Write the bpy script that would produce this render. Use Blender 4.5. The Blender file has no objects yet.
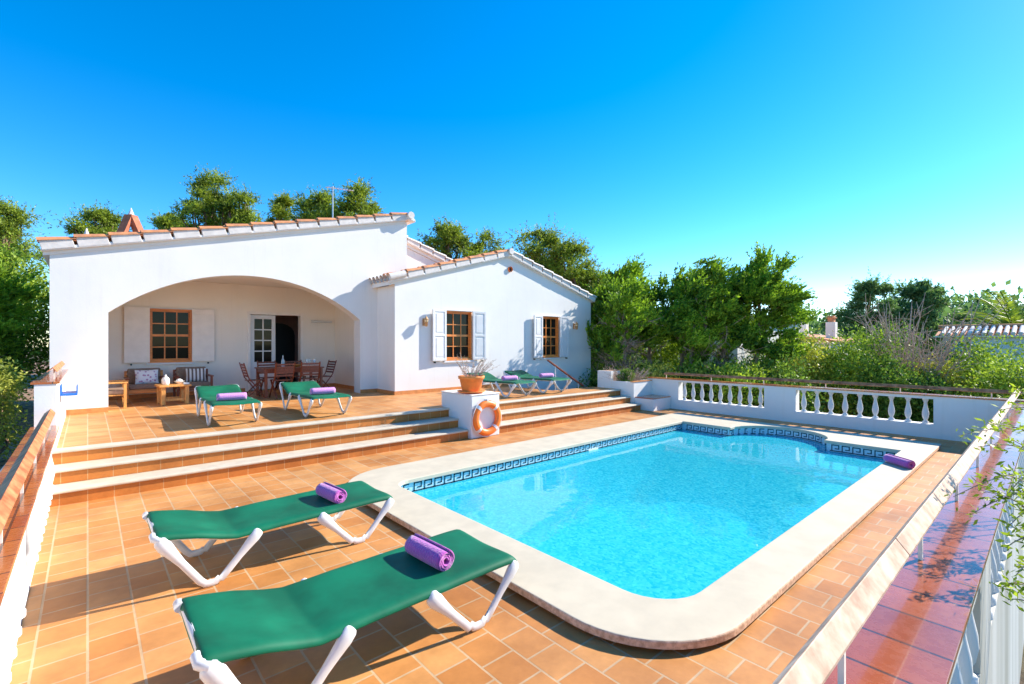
import bpy, bmesh, math, random
import numpy as np
from mathutils import Vector, Matrix, noise
R = math.radians
rnd = random.Random(7)
NR = np.random.default_rng(11)
scene = bpy.context.scene
col = scene.collection

# ------------------------------------------------------------------ materials
def new_mat(name):
    m = bpy.data.materials.new(name); m.use_nodes = True
    nt = m.node_tree; b = nt.nodes['Principled BSDF']
    return m, nt, b
def N(nt, t, **kw):
    n = nt.nodes.new(t)
    for k, v in kw.items(): setattr(n, k, v)
    return n
def L(nt, a, b): nt.links.new(a, b)
def objco(nt, scale=None, rot=None):
    tc = N(nt, 'ShaderNodeTexCoord')
    if scale is None and rot is None: return tc.outputs['Object']
    mp = N(nt, 'ShaderNodeMapping')
    if scale is not None: mp.inputs['Scale'].default_value = scale
    if rot is not None: mp.inputs['Rotation'].default_value = rot
    L(nt, tc.outputs['Object'], mp.inputs['Vector']); return mp.outputs[0]
def ramp(nt, fac, stops):
    r = N(nt, 'ShaderNodeValToRGB'); e = r.color_ramp.elements
    e[0].position, e[0].color = stops[0][0], (*stops[0][1], 1)
    e[1].position, e[1].color = stops[1][0], (*stops[1][1], 1)
    for p, c in stops[2:]:
        x = e.new(p); x.color = (*c, 1)
    L(nt, fac, r.inputs[0]); return r.outputs[0]
def noise_tex(nt, vec, scale, detail=4, rough=.55):
    n = N(nt, 'ShaderNodeTexNoise'); n.inputs['Scale'].default_value = scale
    n.inputs['Detail'].default_value = detail; n.inputs['Roughness'].default_value = rough
    L(nt, vec, n.inputs['Vector']); return n.outputs[0]
def bump(nt, b, h, strength=.3, dist=.01):
    n = N(nt, 'ShaderNodeBump'); n.inputs['Strength'].default_value = strength
    n.inputs['Distance'].default_value = dist
    L(nt, h, n.inputs['Height']); L(nt, n.outputs[0], b.inputs['Normal']); return n
def mixc(nt, fac, a, b, mode='MIX'):
    m = N(nt, 'ShaderNodeMix', data_type='RGBA', blend_type=mode)
    if isinstance(fac, (int, float)): m.inputs[0].default_value = fac
    else: L(nt, fac, m.inputs[0])
    for s, v in ((6, a), (7, b)):
        if isinstance(v, tuple): m.inputs[s].default_value = (*v, 1)
        else: L(nt, v, m.inputs[s])
    return m.outputs[2]
def simple(name, c, rough=.6, var=.12, scale=8, spec=.5, bmp=.0, c2=None, metallic=0, stretch=None):
    m, nt, b = new_mat(name)
    v = objco(nt, stretch)
    n = noise_tex(nt, v, scale)
    d = tuple(max(0, x*(1-var)) for x in c); u = tuple(min(1, x*(1+var)) for x in c)
    if c2: d = c2
    L(nt, ramp(nt, n, [(.35, d), (.65, u)]), b.inputs['Base Color'])
    b.inputs['Roughness'].default_value = rough; b.inputs['Specular IOR Level'].default_value = spec
    b.inputs['Metallic'].default_value = metallic
    if bmp: bump(nt, b, n, bmp, .005)
    return m
def plaster(name, c=(.80, .775, .735), dirt=0):
    m, nt, b = new_mat(name); v = objco(nt)
    big = noise_tex(nt, v, .9, 5, .6); fine = noise_tex(nt, v, 38, 4, .6); mid = noise_tex(nt, v, 5, 3)
    k = ramp(nt, big, [(.25, tuple(x*.93 for x in c)), (.6, c)])
    v2 = objco(nt, (9, 9, .5)); st = noise_tex(nt, v2, .2 if dirt else 1.0, 4)
    s = ramp(nt, st, [(.40, (1, 1, 1)), (.62, (.62, .61, .56))] if dirt else [(.58, (1, 1, 1)), (.8, (.95, .94, .91))])
    L(nt, mixc(nt, 1.0, k, s, 'MULTIPLY'), b.inputs['Base Color'])
    b.inputs['Roughness'].default_value = .85; b.inputs['Specular IOR Level'].default_value = .25
    a = N(nt, 'ShaderNodeMath', operation='MULTIPLY_ADD'); L(nt, mid, a.inputs[0]); a.inputs[1].default_value = 1.5; L(nt, fine, a.inputs[2])
    bump(nt, b, a.outputs[0], .2, .005)
    return m
def tiles(name, c1, c2, grout, plane='YX', w=.22, h=.22, offset=.5, mortar=.009, rough=.5, spec=.35, shift=(0, 0, 0), coat=0, stain=.45, bstr=.5):
    """plane: which world axes run along the brick (U) and across the rows (V)"""
    m, nt, b = new_mat(name)
    tc = N(nt, 'ShaderNodeTexCoord'); sp = N(nt, 'ShaderNodeSeparateXYZ'); cb = N(nt, 'ShaderNodeCombineXYZ')
    mp = N(nt, 'ShaderNodeMapping'); mp.inputs['Location'].default_value = shift
    L(nt, tc.outputs['Object'], mp.inputs[0]); L(nt, mp.outputs[0], sp.inputs[0])
    ix = {'X': 0, 'Y': 1, 'Z': 2}
    L(nt, sp.outputs[ix[plane[0]]], cb.inputs[0]); L(nt, sp.outputs[ix[plane[1]]], cb.inputs[1])
    br = N(nt, 'ShaderNodeTexBrick'); br.offset = offset; br.squash = 1
    br.inputs['Scale'].default_value = 1; br.inputs['Brick Width'].default_value = w; br.inputs['Row Height'].default_value = h
    br.inputs['Mortar Size'].default_value = mortar; br.inputs['Mortar Smooth'].default_value = .15
    br.inputs['Color1'].default_value = (*c1, 1); br.inputs['Color2'].default_value = (*c2, 1); br.inputs['Mortar'].default_value = (*grout, 1)
    L(nt, cb.outputs[0], br.inputs['Vector'])
    o = tc.outputs['Object']
    n1 = noise_tex(nt, o, 1.3, 5, .65); n2 = noise_tex(nt, o, 22, 5, .7); 
    st = ramp(nt, n1, [(.3, (1-stain, 1-stain*1.15, 1-stain*1.3)), (.62, (1, 1, 1))])
    s2 = ramp(nt, n2, [(.3, (.86, .84, .80)), (.7, (1.0, 1.0, 1.0))])
    x = mixc(nt, .8, br.outputs['Color'], st, 'MULTIPLY'); x = mixc(nt, .8, x, s2, 'MULTIPLY')
    L(nt, x, b.inputs['Base Color'])
    rr = N(nt, 'ShaderNodeMapRange'); rr.inputs['To Min'].default_value = rough-.1; rr.inputs['To Max'].default_value = rough+.15
    L(nt, n2, rr.inputs[0]); L(nt, rr.outputs[0], b.inputs['Roughness'])
    b.inputs['Specular IOR Level'].default_value = spec; b.inputs['Coat Weight'].default_value = coat; b.inputs['Coat Roughness'].default_value = .04
    inv = N(nt, 'ShaderNodeMath', operation='MULTIPLY_ADD'); L(nt, br.outputs['Fac'], inv.inputs[0]); inv.inputs[1].default_value = -1.0
    sc = N(nt, 'ShaderNodeMath', operation='MULTIPLY'); L(nt, n2, sc.inputs[0]); sc.inputs[1].default_value = .25
    L(nt, sc.outputs[0], inv.inputs[2]); bump(nt, b, inv.outputs[0], bstr, .004)
    return m
def leafmat(name, dark, light, tr=.5, rough=.5):
    m = bpy.data.materials.new(name); m.use_nodes = True; nt = m.node_tree
    b = nt.nodes['Principled BSDF']
    g = N(nt, 'ShaderNodeNewGeometry'); tc = N(nt, 'ShaderNodeTexCoord')
    n = noise_tex(nt, tc.outputs['Object'], .9, 3)
    a = N(nt, 'ShaderNodeMath', operation='MULTIPLY_ADD'); L(nt, g.outputs['Random Per Island'], a.inputs[0]); a.inputs[1].default_value = .6
    s = N(nt, 'ShaderNodeMath', operation='MULTIPLY_ADD'); L(nt, n, s.inputs[0]); s.inputs[1].default_value = 1.6; s.inputs[2].default_value = -.55
    L(nt, s.outputs[0], a.inputs[2])
    c = ramp(nt, a.outputs[0], [(.1, dark), (.9, light)])
    L(nt, c, b.inputs['Base Color']); b.inputs['Roughness'].default_value = rough; b.inputs['Specular IOR Level'].default_value = .25
    t = N(nt, 'ShaderNodeBsdfTranslucent'); tc2 = mixc(nt, 1.0, c, (1.0, 1.0, .55), 'MULTIPLY'); L(nt, tc2, t.inputs[0])
    mx = N(nt, 'ShaderNodeMixShader'); mx.inputs[0].default_value = tr
    L(nt, b.outputs[0], mx.inputs[1]); L(nt, t.outputs[0], mx.inputs[2])
    L(nt, mx.outputs[0], nt.nodes['Material Output'].inputs[0])
    return m
M = {}
M['white'] = plaster('white_plaster')
M['streaky'] = plaster('streaky_plaster', (.70, .68, .62), 1)
M['cream'] = plaster('cream_plaster', (.88, .80, .70))
M['deck'] = tiles('deck_tiles', (.70, .345, .12), (.58, .235, .06), (.62, .43, .25), mortar=.0065, shift=(-.0, 0, 0))
M['riser'] = tiles('riser_tiles', (.62, .22, .045), (.54, .17, .03), (.66, .36, .16), 'XZ', .22, .5, 0, .004, shift=(0, 0, .2))
M['skirt'] = simple('skirting_tile', (.58, .23, .065), .5, .15, 12)
M['tread'] = simple('cream_stone_tread', (.58, .50, .38), .55, .08, 6, bmp=.15)
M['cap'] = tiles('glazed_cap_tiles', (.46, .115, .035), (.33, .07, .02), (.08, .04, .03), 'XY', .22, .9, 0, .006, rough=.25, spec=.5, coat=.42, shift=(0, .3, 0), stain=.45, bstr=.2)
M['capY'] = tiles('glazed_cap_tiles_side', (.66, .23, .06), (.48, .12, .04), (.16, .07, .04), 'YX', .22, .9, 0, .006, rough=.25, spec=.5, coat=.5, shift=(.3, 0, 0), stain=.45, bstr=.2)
M['rail'] = simple('varnished_rail', (.56, .21, .09), .5, .3, 9, .15, .3, c2=(.36, .11, .045), stretch=(1, 1, 1))
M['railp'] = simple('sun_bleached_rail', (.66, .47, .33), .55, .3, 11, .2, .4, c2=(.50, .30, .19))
M['railpost'] = simple('rail_post_paint', (.78, .70, .58), .5)
M['coping'] = simple('cast_stone_coping', (.56, .485, .355), .7, .06, 5, bmp=.25)
M['copedge'] = simple('weathered_coping_edge', (.66, .46, .32), .85, .2, 30, bmp=.6, c2=(.50, .31, .20))
M['whitepl'] = simple('white_resin', (.70, .70, .69), .35, .03, 5)
M['sling'] = simple('green_sling_fabric', (.002, .125, .06), .6, .3, 2.6, .25, .15)
M['wood_or'] = simple('orange_varnished_wood', (.70, .24, .05), .35, .2, 5, stretch=(1, 1, 12))
M['wood_lt'] = simple('honey_pine_wood', (.66, .30, .075), .4, .22, 4, stretch=(10, 10, 2))
M['wood_rd'] = simple('reddish_hardwood', (.21, .042, .013), .38, .3, 4, stretch=(10, 10, 2))
M['shutter'] = simple('cream_shutter_paint', (.84, .77, .70), .5, .04, 6)
M['shutterw'] = simple('white_shutter_paint', (.72, .71, .70), .5, .04, 6)
M['cushion'] = simple('brown_cushion_fabric', (.16, .105, .075), .9, .15, 20)
M['dark'] = simple('brown_red_room_paint', (.42, .24, .20), .9, .1, 3)  # brown-red wall colour of the room behind the door
M['darkobj'] = simple('black_metal_and_dark_openings', (.02, .02, .02), .5)
M['terra'] = simple('terracotta_pot', (.80, .24, .05), .7, .12, 9, bmp=.2)
M['rooftile'] = simple('terracotta_roof_tile', (.62, .24, .09), .8, .3, 7, bmp=.3, c2=(.48, .20, .10))
M['cowl'] = simple('dark_terracotta', (.42, .13, .06), .8, .2, 9)
M['limetile'] = simple('limewashed_roof_tile', (.72, .66, .61), .85, .08, 9, .15, bmp=.3)
M['orange'] = simple('orange_ring_plastic', (.90, .20, .02), .4, .08, 6)
M['bluepl'] = simple('blue_plastic', (.01, .14, .55), .4)
M['bark'] = simple('pine_bark', (.20, .12, .08), .95, .4, 6, bmp=.8, c2=(.09, .055, .04), stretch=(3, 3, .6))
M['paleb'] = simple('pale_bark', (.42, .31, .24), .9, .3, 6, bmp=.6, c2=(.24, .16, .12), stretch=(3, 3, .6))
M['lantern'] = simple('rusty_lantern_metal', (.50, .26, .10), .5, .3, 40)
M['metal'] = simple('grey_metal', (.45, .45, .45), .35, .1, 9, metallic=.8)
M['ceramic'] = simple('white_ceramic', (.82, .80, .76), .2)
M['skirtpurple'] = simple('p', (.5, .1, .5))
M['darkkey'] = simple('dark_blue_mosaic', (.012, .05, .07), .2, .3, 60)
M['keyback'] = simple('pale_aqua_mosaic', (.46, .66, .72), .2, .1, 60)
# glass
m, nt, b = new_mat('window_glass'); b.inputs['Base Color'].default_value = (.010, .011, .008, 1); b.inputs['Roughness'].default_value = .03
b.inputs['Specular IOR Level'].default_value = .18
bump(nt, b, noise_tex(nt, objco(nt), 1.2, 1), .12, .02); M['glass'] = m
m, nt, b = new_mat('lantern_glass'); b.inputs['Base Color'].default_value = (.75, .55, .30, 1); b.inputs['Roughness'].default_value = .2; M['amber'] = m
m, nt, b = new_mat('clear_glass'); b.inputs['Base Color'].default_value = (.8, .85, .82, 1); b.inputs['Roughness'].default_value = .05; b.inputs['Alpha'].default_value = .45; M['clear'] = m
# towel
def towel(name, c):
    m, nt, b = new_mat(name); v = objco(nt)
    n = noise_tex(nt, v, 90, 3); w = N(nt, 'ShaderNodeTexWave'); w.inputs['Scale'].default_value = 14; w.inputs['Distortion'].default_value = 2
    w.bands_direction = 'Y'; L(nt, v, w.inputs['Vector'])
    x = ramp(nt, w.outputs[1], [(.2, tuple(i*.88 for i in c)), (.8, c)])
    L(nt, x, b.inputs['Base Color']); b.inputs['Roughness'].default_value = .95; b.inputs['Sheen Weight'].default_value = .5
    bump(nt, b, n, .9, .01); return m
M['towel'] = towel('purple_terry', (.52, .09, .44)); M['towelp'] = towel('lilac_terry', (.66, .27, .58))
# patterned cushions
m, nt, b = new_mat('striped_cushion_fabric'); w = N(nt, 'ShaderNodeTexWave'); w.bands_direction = 'X'; w.inputs['Scale'].default_value = 4.5
L(nt, objco(nt), w.inputs[0]); L(nt, ramp(nt, w.outputs[1], [(.42, (.16, .11, .09)), (.5, (.75, .72, .68))]), b.inputs['Base Color']); b.inputs['Roughness'].default_value = .9; M['stripe'] = m
m, nt, b = new_mat('floral_cushion_fabric'); vo = N(nt, 'ShaderNodeTexVoronoi'); vo.inputs['Scale'].default_value = 16; L(nt, objco(nt), vo.inputs['Vector'])
L(nt, ramp(nt, vo.outputs[0], [(.2, (.55, .22, .32)), (.42, (.80, .78, .80)), (.3, (.5, .45, .62))]), b.inputs['Base Color']); b.inputs['Roughness'].default_value = .9; M['floral'] = m
# pool basin mosaic; its mottled cells also paint in caustic light
m, nt, b = new_mat('turquoise_mosaic_caustics'); v = objco(nt)
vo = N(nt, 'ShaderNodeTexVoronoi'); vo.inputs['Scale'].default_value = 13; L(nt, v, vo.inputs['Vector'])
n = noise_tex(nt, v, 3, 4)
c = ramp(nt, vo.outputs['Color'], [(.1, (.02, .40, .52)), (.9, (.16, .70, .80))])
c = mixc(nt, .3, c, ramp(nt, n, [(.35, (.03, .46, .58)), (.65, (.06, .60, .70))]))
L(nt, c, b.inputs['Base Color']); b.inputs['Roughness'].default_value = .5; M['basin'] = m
# water
m = bpy.data.materials.new('pool_water'); m.use_nodes = True; nt = m.node_tree; nt.nodes.remove(nt.nodes['Principled BSDF'])
v = objco(nt); n1 = noise_tex(nt, v, 2.2, 2, .4); n2 = noise_tex(nt, v, 9, 2, .5)
ad = N(nt, 'ShaderNodeMath', operation='MULTIPLY_ADD'); L(nt, n2, ad.inputs[0]); ad.inputs[1].default_value = .18; L(nt, n1, ad.inputs[2])
bp = N(nt, 'ShaderNodeBump'); bp.inputs['Strength'].default_value = .07; bp.inputs['Distance'].default_value = .05; L(nt, ad.outputs[0], bp.inputs['Height'])
fr = N(nt, 'ShaderNodeFresnel'); gw = N(nt, 'ShaderNodeNewGeometry'); im = N(nt, 'ShaderNodeMapRange'); L(nt, gw.outputs['Backfacing'], im.inputs[0])
im.inputs['To Min'].default_value = 1.5; im.inputs['To Max'].default_value = 1/1.5; L(nt, im.outputs[0], fr.inputs[0]); L(nt, bp.outputs[0], fr.inputs['Normal'])
gl = N(nt, 'ShaderNodeBsdfGlossy'); gl.inputs['Roughness'].default_value = .0; L(nt, bp.outputs[0], gl.inputs['Normal'])
tr = N(nt, 'ShaderNodeBsdfTransparent'); tr.inputs[0].default_value = (.60, .97, 1.0, 1)
df = N(nt, 'ShaderNodeBsdfDiffuse'); 
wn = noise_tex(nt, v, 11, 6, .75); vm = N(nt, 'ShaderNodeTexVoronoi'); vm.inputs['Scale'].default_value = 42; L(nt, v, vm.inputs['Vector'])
L(nt, mixc(nt, .5, ramp(nt, wn, [(.3, (.0, .50, .70)), (.7, (.03, .76, .88))]), ramp(nt, vm.outputs['Color'], [(.1, (.0, .42, .62)), (.9, (.14, .88, .96))])), df.inputs[0])  # light and dark cells paint sparkle into the water colour
mb = N(nt, 'ShaderNodeMixShader'); mb.inputs[0].default_value = .60; L(nt, tr.outputs[0], mb.inputs[1]); L(nt, df.outputs[0], mb.inputs[2])
mx = N(nt, 'ShaderNodeMixShader'); L(nt, fr.outputs[0], mx.inputs[0]); L(nt, mb.outputs[0], mx.inputs[1]); L(nt, gl.outputs[0], mx.inputs[2])
o = nt.nodes['Material Output']; L(nt, mx.outputs[0], o.inputs[0]); M['water'] = m
# ground
m, nt, b = new_mat('garden_soil'); v = objco(nt); n = noise_tex(nt, v, 3, 8, .75); n2 = noise_tex(nt, v, .15, 4)
c = ramp(nt, n, [(.3, (.07, .042, .027)), (.7, (.26, .17, .11))]); g_ = ramp(nt, n, [(.3, (.03, .06, .012)), (.7, (.10, .15, .04))])
L(nt, mixc(nt, ramp(nt, n2, [(.45, (0, 0, 0)), (.6, (1, 1, 1))]), c, g_), b.inputs['Base Color']); b.inputs['Roughness'].default_value = 1; bump(nt, b, n, 1, .1); M['soil'] = m
M['mulch'] = simple('dark_bark_mulch', (.34, .20, .12), .95, .5, 11, bmp=1.0, c2=(.07, .04, .025))
# foliage
M['pine'] = leafmat('pine_needles', (.025, .065, .012), (.42, .52, .06), .4)
M['pineb'] = leafmat('yellowish_pine_needles', (.07, .11, .010), (.46, .52, .05), .4)
M['pinef'] = leafmat('distant_pine_needles', (.05, .13, .06), (.24, .38, .13), .4)
M['cyp'] = leafmat('cypress_sprays', (.010, .075, .012), (.36, .56, .045), .45)
M['shrub'] = leafmat('shrub_leaves', (.04, .12, .012), (.46, .60, .07), .4)
M['shrub2'] = leafmat('yellow_green_leaves', (.13, .18, .025), (.62, .62, .12), .4)
M['shrubd'] = leafmat('dark_shrub_leaves', (.02, .08, .012), (.26, .40, .06), .35)
M['dry'] = leafmat('dry_leaves', (.16, .11, .07), (.36, .26, .17), .3)
M['olive'] = leafmat('olive_leaves', (.10, .18, .012), (.48, .60, .06), .45)
M['palm'] = leafmat('palm_leaves', (.05, .14, .02), (.36, .46, .06), .4)
M['lav'] = leafmat('lavender_sprigs', (.30, .24, .23), (.58, .46, .46), .3)
M['twig'] = simple('dry_twig', (.48, .34, .26), .9, .3, 9)

# ------------------------------------------------------------------ mesh builder
class MB:
    def __init__(s): s.v = []; s.f = []; s.m = []; s.mi = 0; s.sm = []; s.smooth = False
    def add(s, vs, fs, smooth=None):
        o = len(s.v); s.v += [tuple(x) for x in vs]
        for f in fs: s.f.append(tuple(i+o for i in f)); s.m.append(s.mi); s.sm.append(s.smooth if smooth is None else smooth)
    def box(s, x0, y0, z0, x1, y1, z1):
        if x0 > x1: x0, x1 = x1, x0
        if y0 > y1: y0, y1 = y1, y0
        if z0 > z1: z0, z1 = z1, z0
        s.add([(x0,y0,z0),(x1,y0,z0),(x1,y1,z0),(x0,y1,z0),(x0,y0,z1),(x1,y0,z1),(x1,y1,z1),(x0,y1,z1)],
              [(0,3,2,1),(4,5,6,7),(0,1,5,4),(1,2,6,5),(2,3,7,6),(3,0,4,7)], False)
    def bar(s, a, b, w, h, up=(0, 0, 1)):
        a, b = Vector(a), Vector(b); d = (b-a).normalized(); u = Vector(up)
        if abs(d.dot(u)) > .98: u = Vector((0, 1, 0))
        r = d.cross(u).normalized(); u = r.cross(d)
        vs = []
        for p in (a, b):
            for i, j in ((-1,-1),(1,-1),(1,1),(-1,1)): vs.append(p + r*(i*w/2) + u*(j*h/2))
        s.add(vs, [(0,3,2,1),(4,5,6,7),(0,1,5,4),(1,2,6,5),(2,3,7,6),(3,0,4,7)], False)
    def tube(s, pts, rad, n=8, cap=True, squash=1, up=None):
        pts = [Vector(p) for p in pts]; k = len(pts)
        if not isinstance(rad, (list, tuple)): rad = [rad]*k
        o = []; pr = None
        for i, p in enumerate(pts):
            d = (pts[min(i+1, k-1)] - pts[max(i-1, 0)]).normalized()
            if up is not None: u = Vector(up)
            else: u = pr if pr is not None else (Vector((0,0,1)) if abs(d.z) < .9 else Vector((1,0,0)))
            r = d.cross(u).normalized(); u = r.cross(d).normalized(); pr = u
            for j in range(n):
                t = 2*math.pi*j/n
                o.append(p + r*(math.cos(t)*rad[i]*squash) + u*(math.sin(t)*rad[i]))
        fs = [(i*n+j, i*n+(j+1)%n, (i+1)*n+(j+1)%n, (i+1)*n+j) for i in range(k-1) for j in range(n)]
        s.add(o, fs, True)
        if cap:
            s.add(o[:n], [tuple(range(n-1, -1, -1))], False); s.add(o[-n:], [tuple(range(n))], False)
    def lathe(s, prof, c=(0, 0, 0), n=16):
        o = []
        for r, z in prof:
            for j in range(n):
                t = 2*math.pi*j/n; o.append((c[0]+r*math.cos(t), c[1]+r*math.sin(t), c[2]+z))
        fs = [(i*n+j, i*n+(j+1)%n, (i+1)*n+(j+1)%n, (i+1)*n+j) for i in range(len(prof)-1) for j in range(n)]
        s.add(o, fs, True); s.add(o[:n], [tuple(range(n-1,-1,-1))], False); s.add(o[-n:], [tuple(range(n))], False)
    def prism(s, poly, a, b, axis='Y'):
        """poly: 2D outline; axis Y -> (x,z) outline extruded y a..b; X -> (y,z); Z -> (x,y)"""
        f = {'Y': lambda p, t: (p[0], t, p[1]), 'X': lambda p, t: (t, p[0], p[1]), 'Z': lambda p, t: (p[0], p[1], t)}[axis]
        n = len(poly); o = [f(p, a) for p in poly] + [f(p, b) for p in poly]
        s.add(o, [tuple(range(n-1, -1, -1)), tuple(range(n, 2*n))] + [(i, (i+1)%n, (i+1)%n+n, i+n) for i in range(n)], False)
    def build(s, name, mats, parent=None, bevel=0, recalc=True, seg=2, **tags):
        me = bpy.data.meshes.new(name); me.from_pydata(s.v, [], s.f)
        for i in (mats if isinstance(mats, (list, tuple)) else [mats]): me.materials.append(i)
        me.polygons.foreach_set('material_index', s.m); me.polygons.foreach_set('use_smooth', s.sm)
        if recalc:
            bm = bmesh.new(); bm.from_mesh(me); bmesh.ops.recalc_face_normals(bm, faces=bm.faces); bm.to_mesh(me); bm.free()
        me.update()
        o = bpy.data.objects.new(name, me); col.objects.link(o)
        if parent: o.parent = parent
        if bevel:
            md = o.modifiers.new('bevel', 'BEVEL'); md.width = bevel; md.segments = seg; md.limit_method = 'ANGLE'; md.angle_limit = R(40)
        for k, v in tags.items(): o[k] = v
        return o
def empty(name, loc=(0, 0, 0), rz=0, label=None, cat=None, group=None):
    o = bpy.data.objects.new(name, None); col.objects.link(o); o.location = loc; o.rotation_euler = (0, 0, rz); o.empty_display_size = .1
    if label: o['label'] = label
    if cat: o['category'] = cat
    if group: o['group'] = group
    return o
def tag(o, label, cat, group=None):
    o['label'] = label; o['category'] = cat
    if group: o['group'] = group
    return o
def struct(o): o['kind'] = 'structure'; return o
def kids(o): return [c for c in list(bpy.data.objects) if c.parent == o]
def copy_tree(o, parent=None):
    c = o.copy(); col.objects.link(c); c.parent = parent
    for ch in kids(o): copy_tree(ch, c)
    return c
def dup(o, loc, rz, label):
    c = copy_tree(o); c.location = loc; c.rotation_euler = (0, 0, rz); c['label'] = label; return c

H = .48      # height of the upper terrace above the pool deck
# ------------------------------------------------------------------ pool outline
def arc(cx, cy, r, a0, a1, n=8): return [(cx+r*math.cos(R(a0+(a1-a0)*i/n)), cy+r*math.sin(R(a0+(a1-a0)*i/n))) for i in range(n+1)]
PX0, PX1, PY0, PY1 = 2.65, 9.18, 1.54, 5.08
inner = arc(PX0+.35, PY0+.35, .35, 180, 270) + [(PX1, PY0), (PX1, 2.55)]
# roman end
yc = 3.32; hw = 4.10-2.55; bul = .62; rr = (bul**2+(hw/2)**2)/(2*bul); cx = PX1+.18+bul-rr
a = math.degrees(math.asin((hw/2)/rr))
inner += [(cx+rr*math.cos(R(-a+2*a*i/14)), yc+rr*math.sin(R(-a+2*a*i/14))) for i in range(15)]
inner += [(PX1, 4.10), (PX1, PY1)] + arc(PX0+.2, PY1-.2, .2, 90, 180, 6)
outer = arc(2.15+.7, 1.2+.7, .7, 180, 270, 12) + [(10.25, 1.2), (10.25, 5.8)] + arc(2.15+.75, 5.8-.75, .75, 90, 180, 12)
hole = arc(2.22+.7, 1.27+.7, .7, 180, 270, 12) + [(10.18, 1.27), (10.18, 5.73)] + arc(2.22+.75, 5.73-.75, .75, 90, 180, 12)
def ring_mesh(out, inn, z, name, mat, parent=None, thick=0):
    bm = bmesh.new()
    def loop(p, zz):
        vs = [bm.verts.new((x, y, zz)) for x, y in p]; return vs, [bm.edges.new((vs[i], vs[(i+1) % len(vs)])) for i in range(len(vs))]
    vo, eo = loop(out, z); vi, ei = loop(inn, z)
    bmesh.ops.triangle_fill(bm, use_beauty=True, use_dissolve=False, edges=eo+ei)
    for f in bm.faces:
        if f.normal.z < 0: f.normal_flip()
    if thick:
        top = list(bm.faces)
        lo, _ = [], 0
        for loopv, sgn in ((vo, 1), (vi, -1)):
            lower = [bm.verts.new((v.co.x, v.co.y, z-thick)) for v in loopv]
            n = len(loopv)
            for i in range(n):
                q = [loopv[i], loopv[(i+1) % n], lower[(i+1) % n], lower[i]]
                f = bm.faces.new(q if sgn < 0 else q[::-1]); f.material_index = 1 if sgn > 0 else 0
    me = bpy.data.meshes.new(name); bm.to_mesh(me); bm.free()
    for i in (mat if isinstance(mat, (list, tuple)) else [mat]): me.materials.append(i)
    o = bpy.data.objects.new(name, me); col.objects.link(o)
    if parent: o.parent = parent
    return o
# deck sheet with the pool cut out
deck = struct(ring_mesh([(-.33, .30), (11.2, .30), (11.2, 6.86), (-.33, 6.86)], hole, 0, 'pool_deck', M['deck']))
pool = empty('swimming_pool', (0, 0, 0), 0, 'turquoise swimming pool with cream stone edging and a rounded far end', 'swimming pool')
cop = ring_mesh(outer, inner, .07, 'coping', [M['coping'], M['copedge']], pool, .045)
bv = cop.modifiers.new('bevel', 'BEVEL'); bv.width = .012; bv.segments = 3; bv.limit_method = 'ANGLE'; bv.angle_limit = R(50)
inset_o = arc(2.2+.7, 1.25+.7, .7, 180, 270, 12) + [(10.2, 1.25), (10.2, 5.75)] + arc(2.2+.75, 5.75-.75, .75, 90, 180, 12)
mb = MB()
n = len(inset_o)
for i in range(n):
    a_, b_ = inset_o[i], inset_o[(i+1) % n]
    mb.add([(a_[0], a_[1], -.02), (b_[0], b_[1], -.02), (b_[0], b_[1], .03), (a_[0], a_[1], .03)], [(0, 1, 2, 3)], True)
mb.build('coping_bed', M['copedge'], pool, recalc=False)
def wall_strip(z0, z1, off, flip=True):
    mb = MB(); n = len(inner)
    pts = offset_poly(inner, off)
    for i in range(n):
        a_, b_ = pts[i], pts[(i+1) % n]
        mb.add([(a_[0], a_[1], z0), (a_[0], a_[1], z1), (b_[0], b_[1], z1), (b_[0], b_[1], z0)], [(0, 1, 2, 3)], False)
    return mb
def offset_poly(p, d):   # + = outwards for a counter-clockwise outline
    out = []; n = len(p)
    for i in range(n):
        a_, b_, c_ = Vector(p[i-1]), Vector(p[i]), Vector(p[(i+1) % n])
        d1 = (b_-a_).normalized(); d2 = (c_-b_).normalized(); n1 = Vector((d1.y, -d1.x)); n2 = Vector((d2.y, -d2.x))
        m_ = (n1+n2).normalized(); k = d/max(.4, m_.dot(n1)); out.append((b_.x+m_.x*k, b_.y+m_.y*k))
    return out
wl = offset_poly(inner, .03)
WZ = -.105
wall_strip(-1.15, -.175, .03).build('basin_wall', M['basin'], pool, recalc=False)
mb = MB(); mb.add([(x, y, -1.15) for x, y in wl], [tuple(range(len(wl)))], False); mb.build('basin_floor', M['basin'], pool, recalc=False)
# tile band with greek key
mb = wall_strip(-.175, .03, .03)
mb.mi = 1
P, U = .145, .098
def key(mb, org, tan, nor):
    t = .0155
    u = U/5.2
    segs = [((0, 0), (0, 5)), ((0, 5), (4, 5)), ((4, 5), (4, 2)), ((4, 2), (2, 2)), ((0, 0), (-1.0, 0)), ((4.2, 0), (5.2, 0)), ((0, 0), (4.2, 0))]
    for (x0, z0), (x1, z1) in segs:
        xa, xb = min(x0, x1)*P/6-t/2, max(x0, x1)*P/6+t/2; za, zb = min(z0, z1)*u-t/2, max(z0, z1)*u+t/2
        vs = []
        for x, z in ((xa, za), (xb, za), (xb, zb), (xa, zb)):
            q = org - tan*x - nor*.004; vs.append((q.x, q.y, WZ+.013+z))
        mb.add(vs, [(0, 1, 2, 3)], False)
n = len(wl); pos = .05
for i in range(n):
    a_, b_ = Vector((*wl[i], 0)), Vector((*wl[(i+1) % n], 0)); ln = (b_-a_).length
    d = (b_-a_).normalized(); nn = Vector((d.y, -d.x, 0))
    while pos < ln:
        key(mb, b_ - d*(pos) if False else a_ + d*pos, d, nn); pos += P
    pos -= ln
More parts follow.
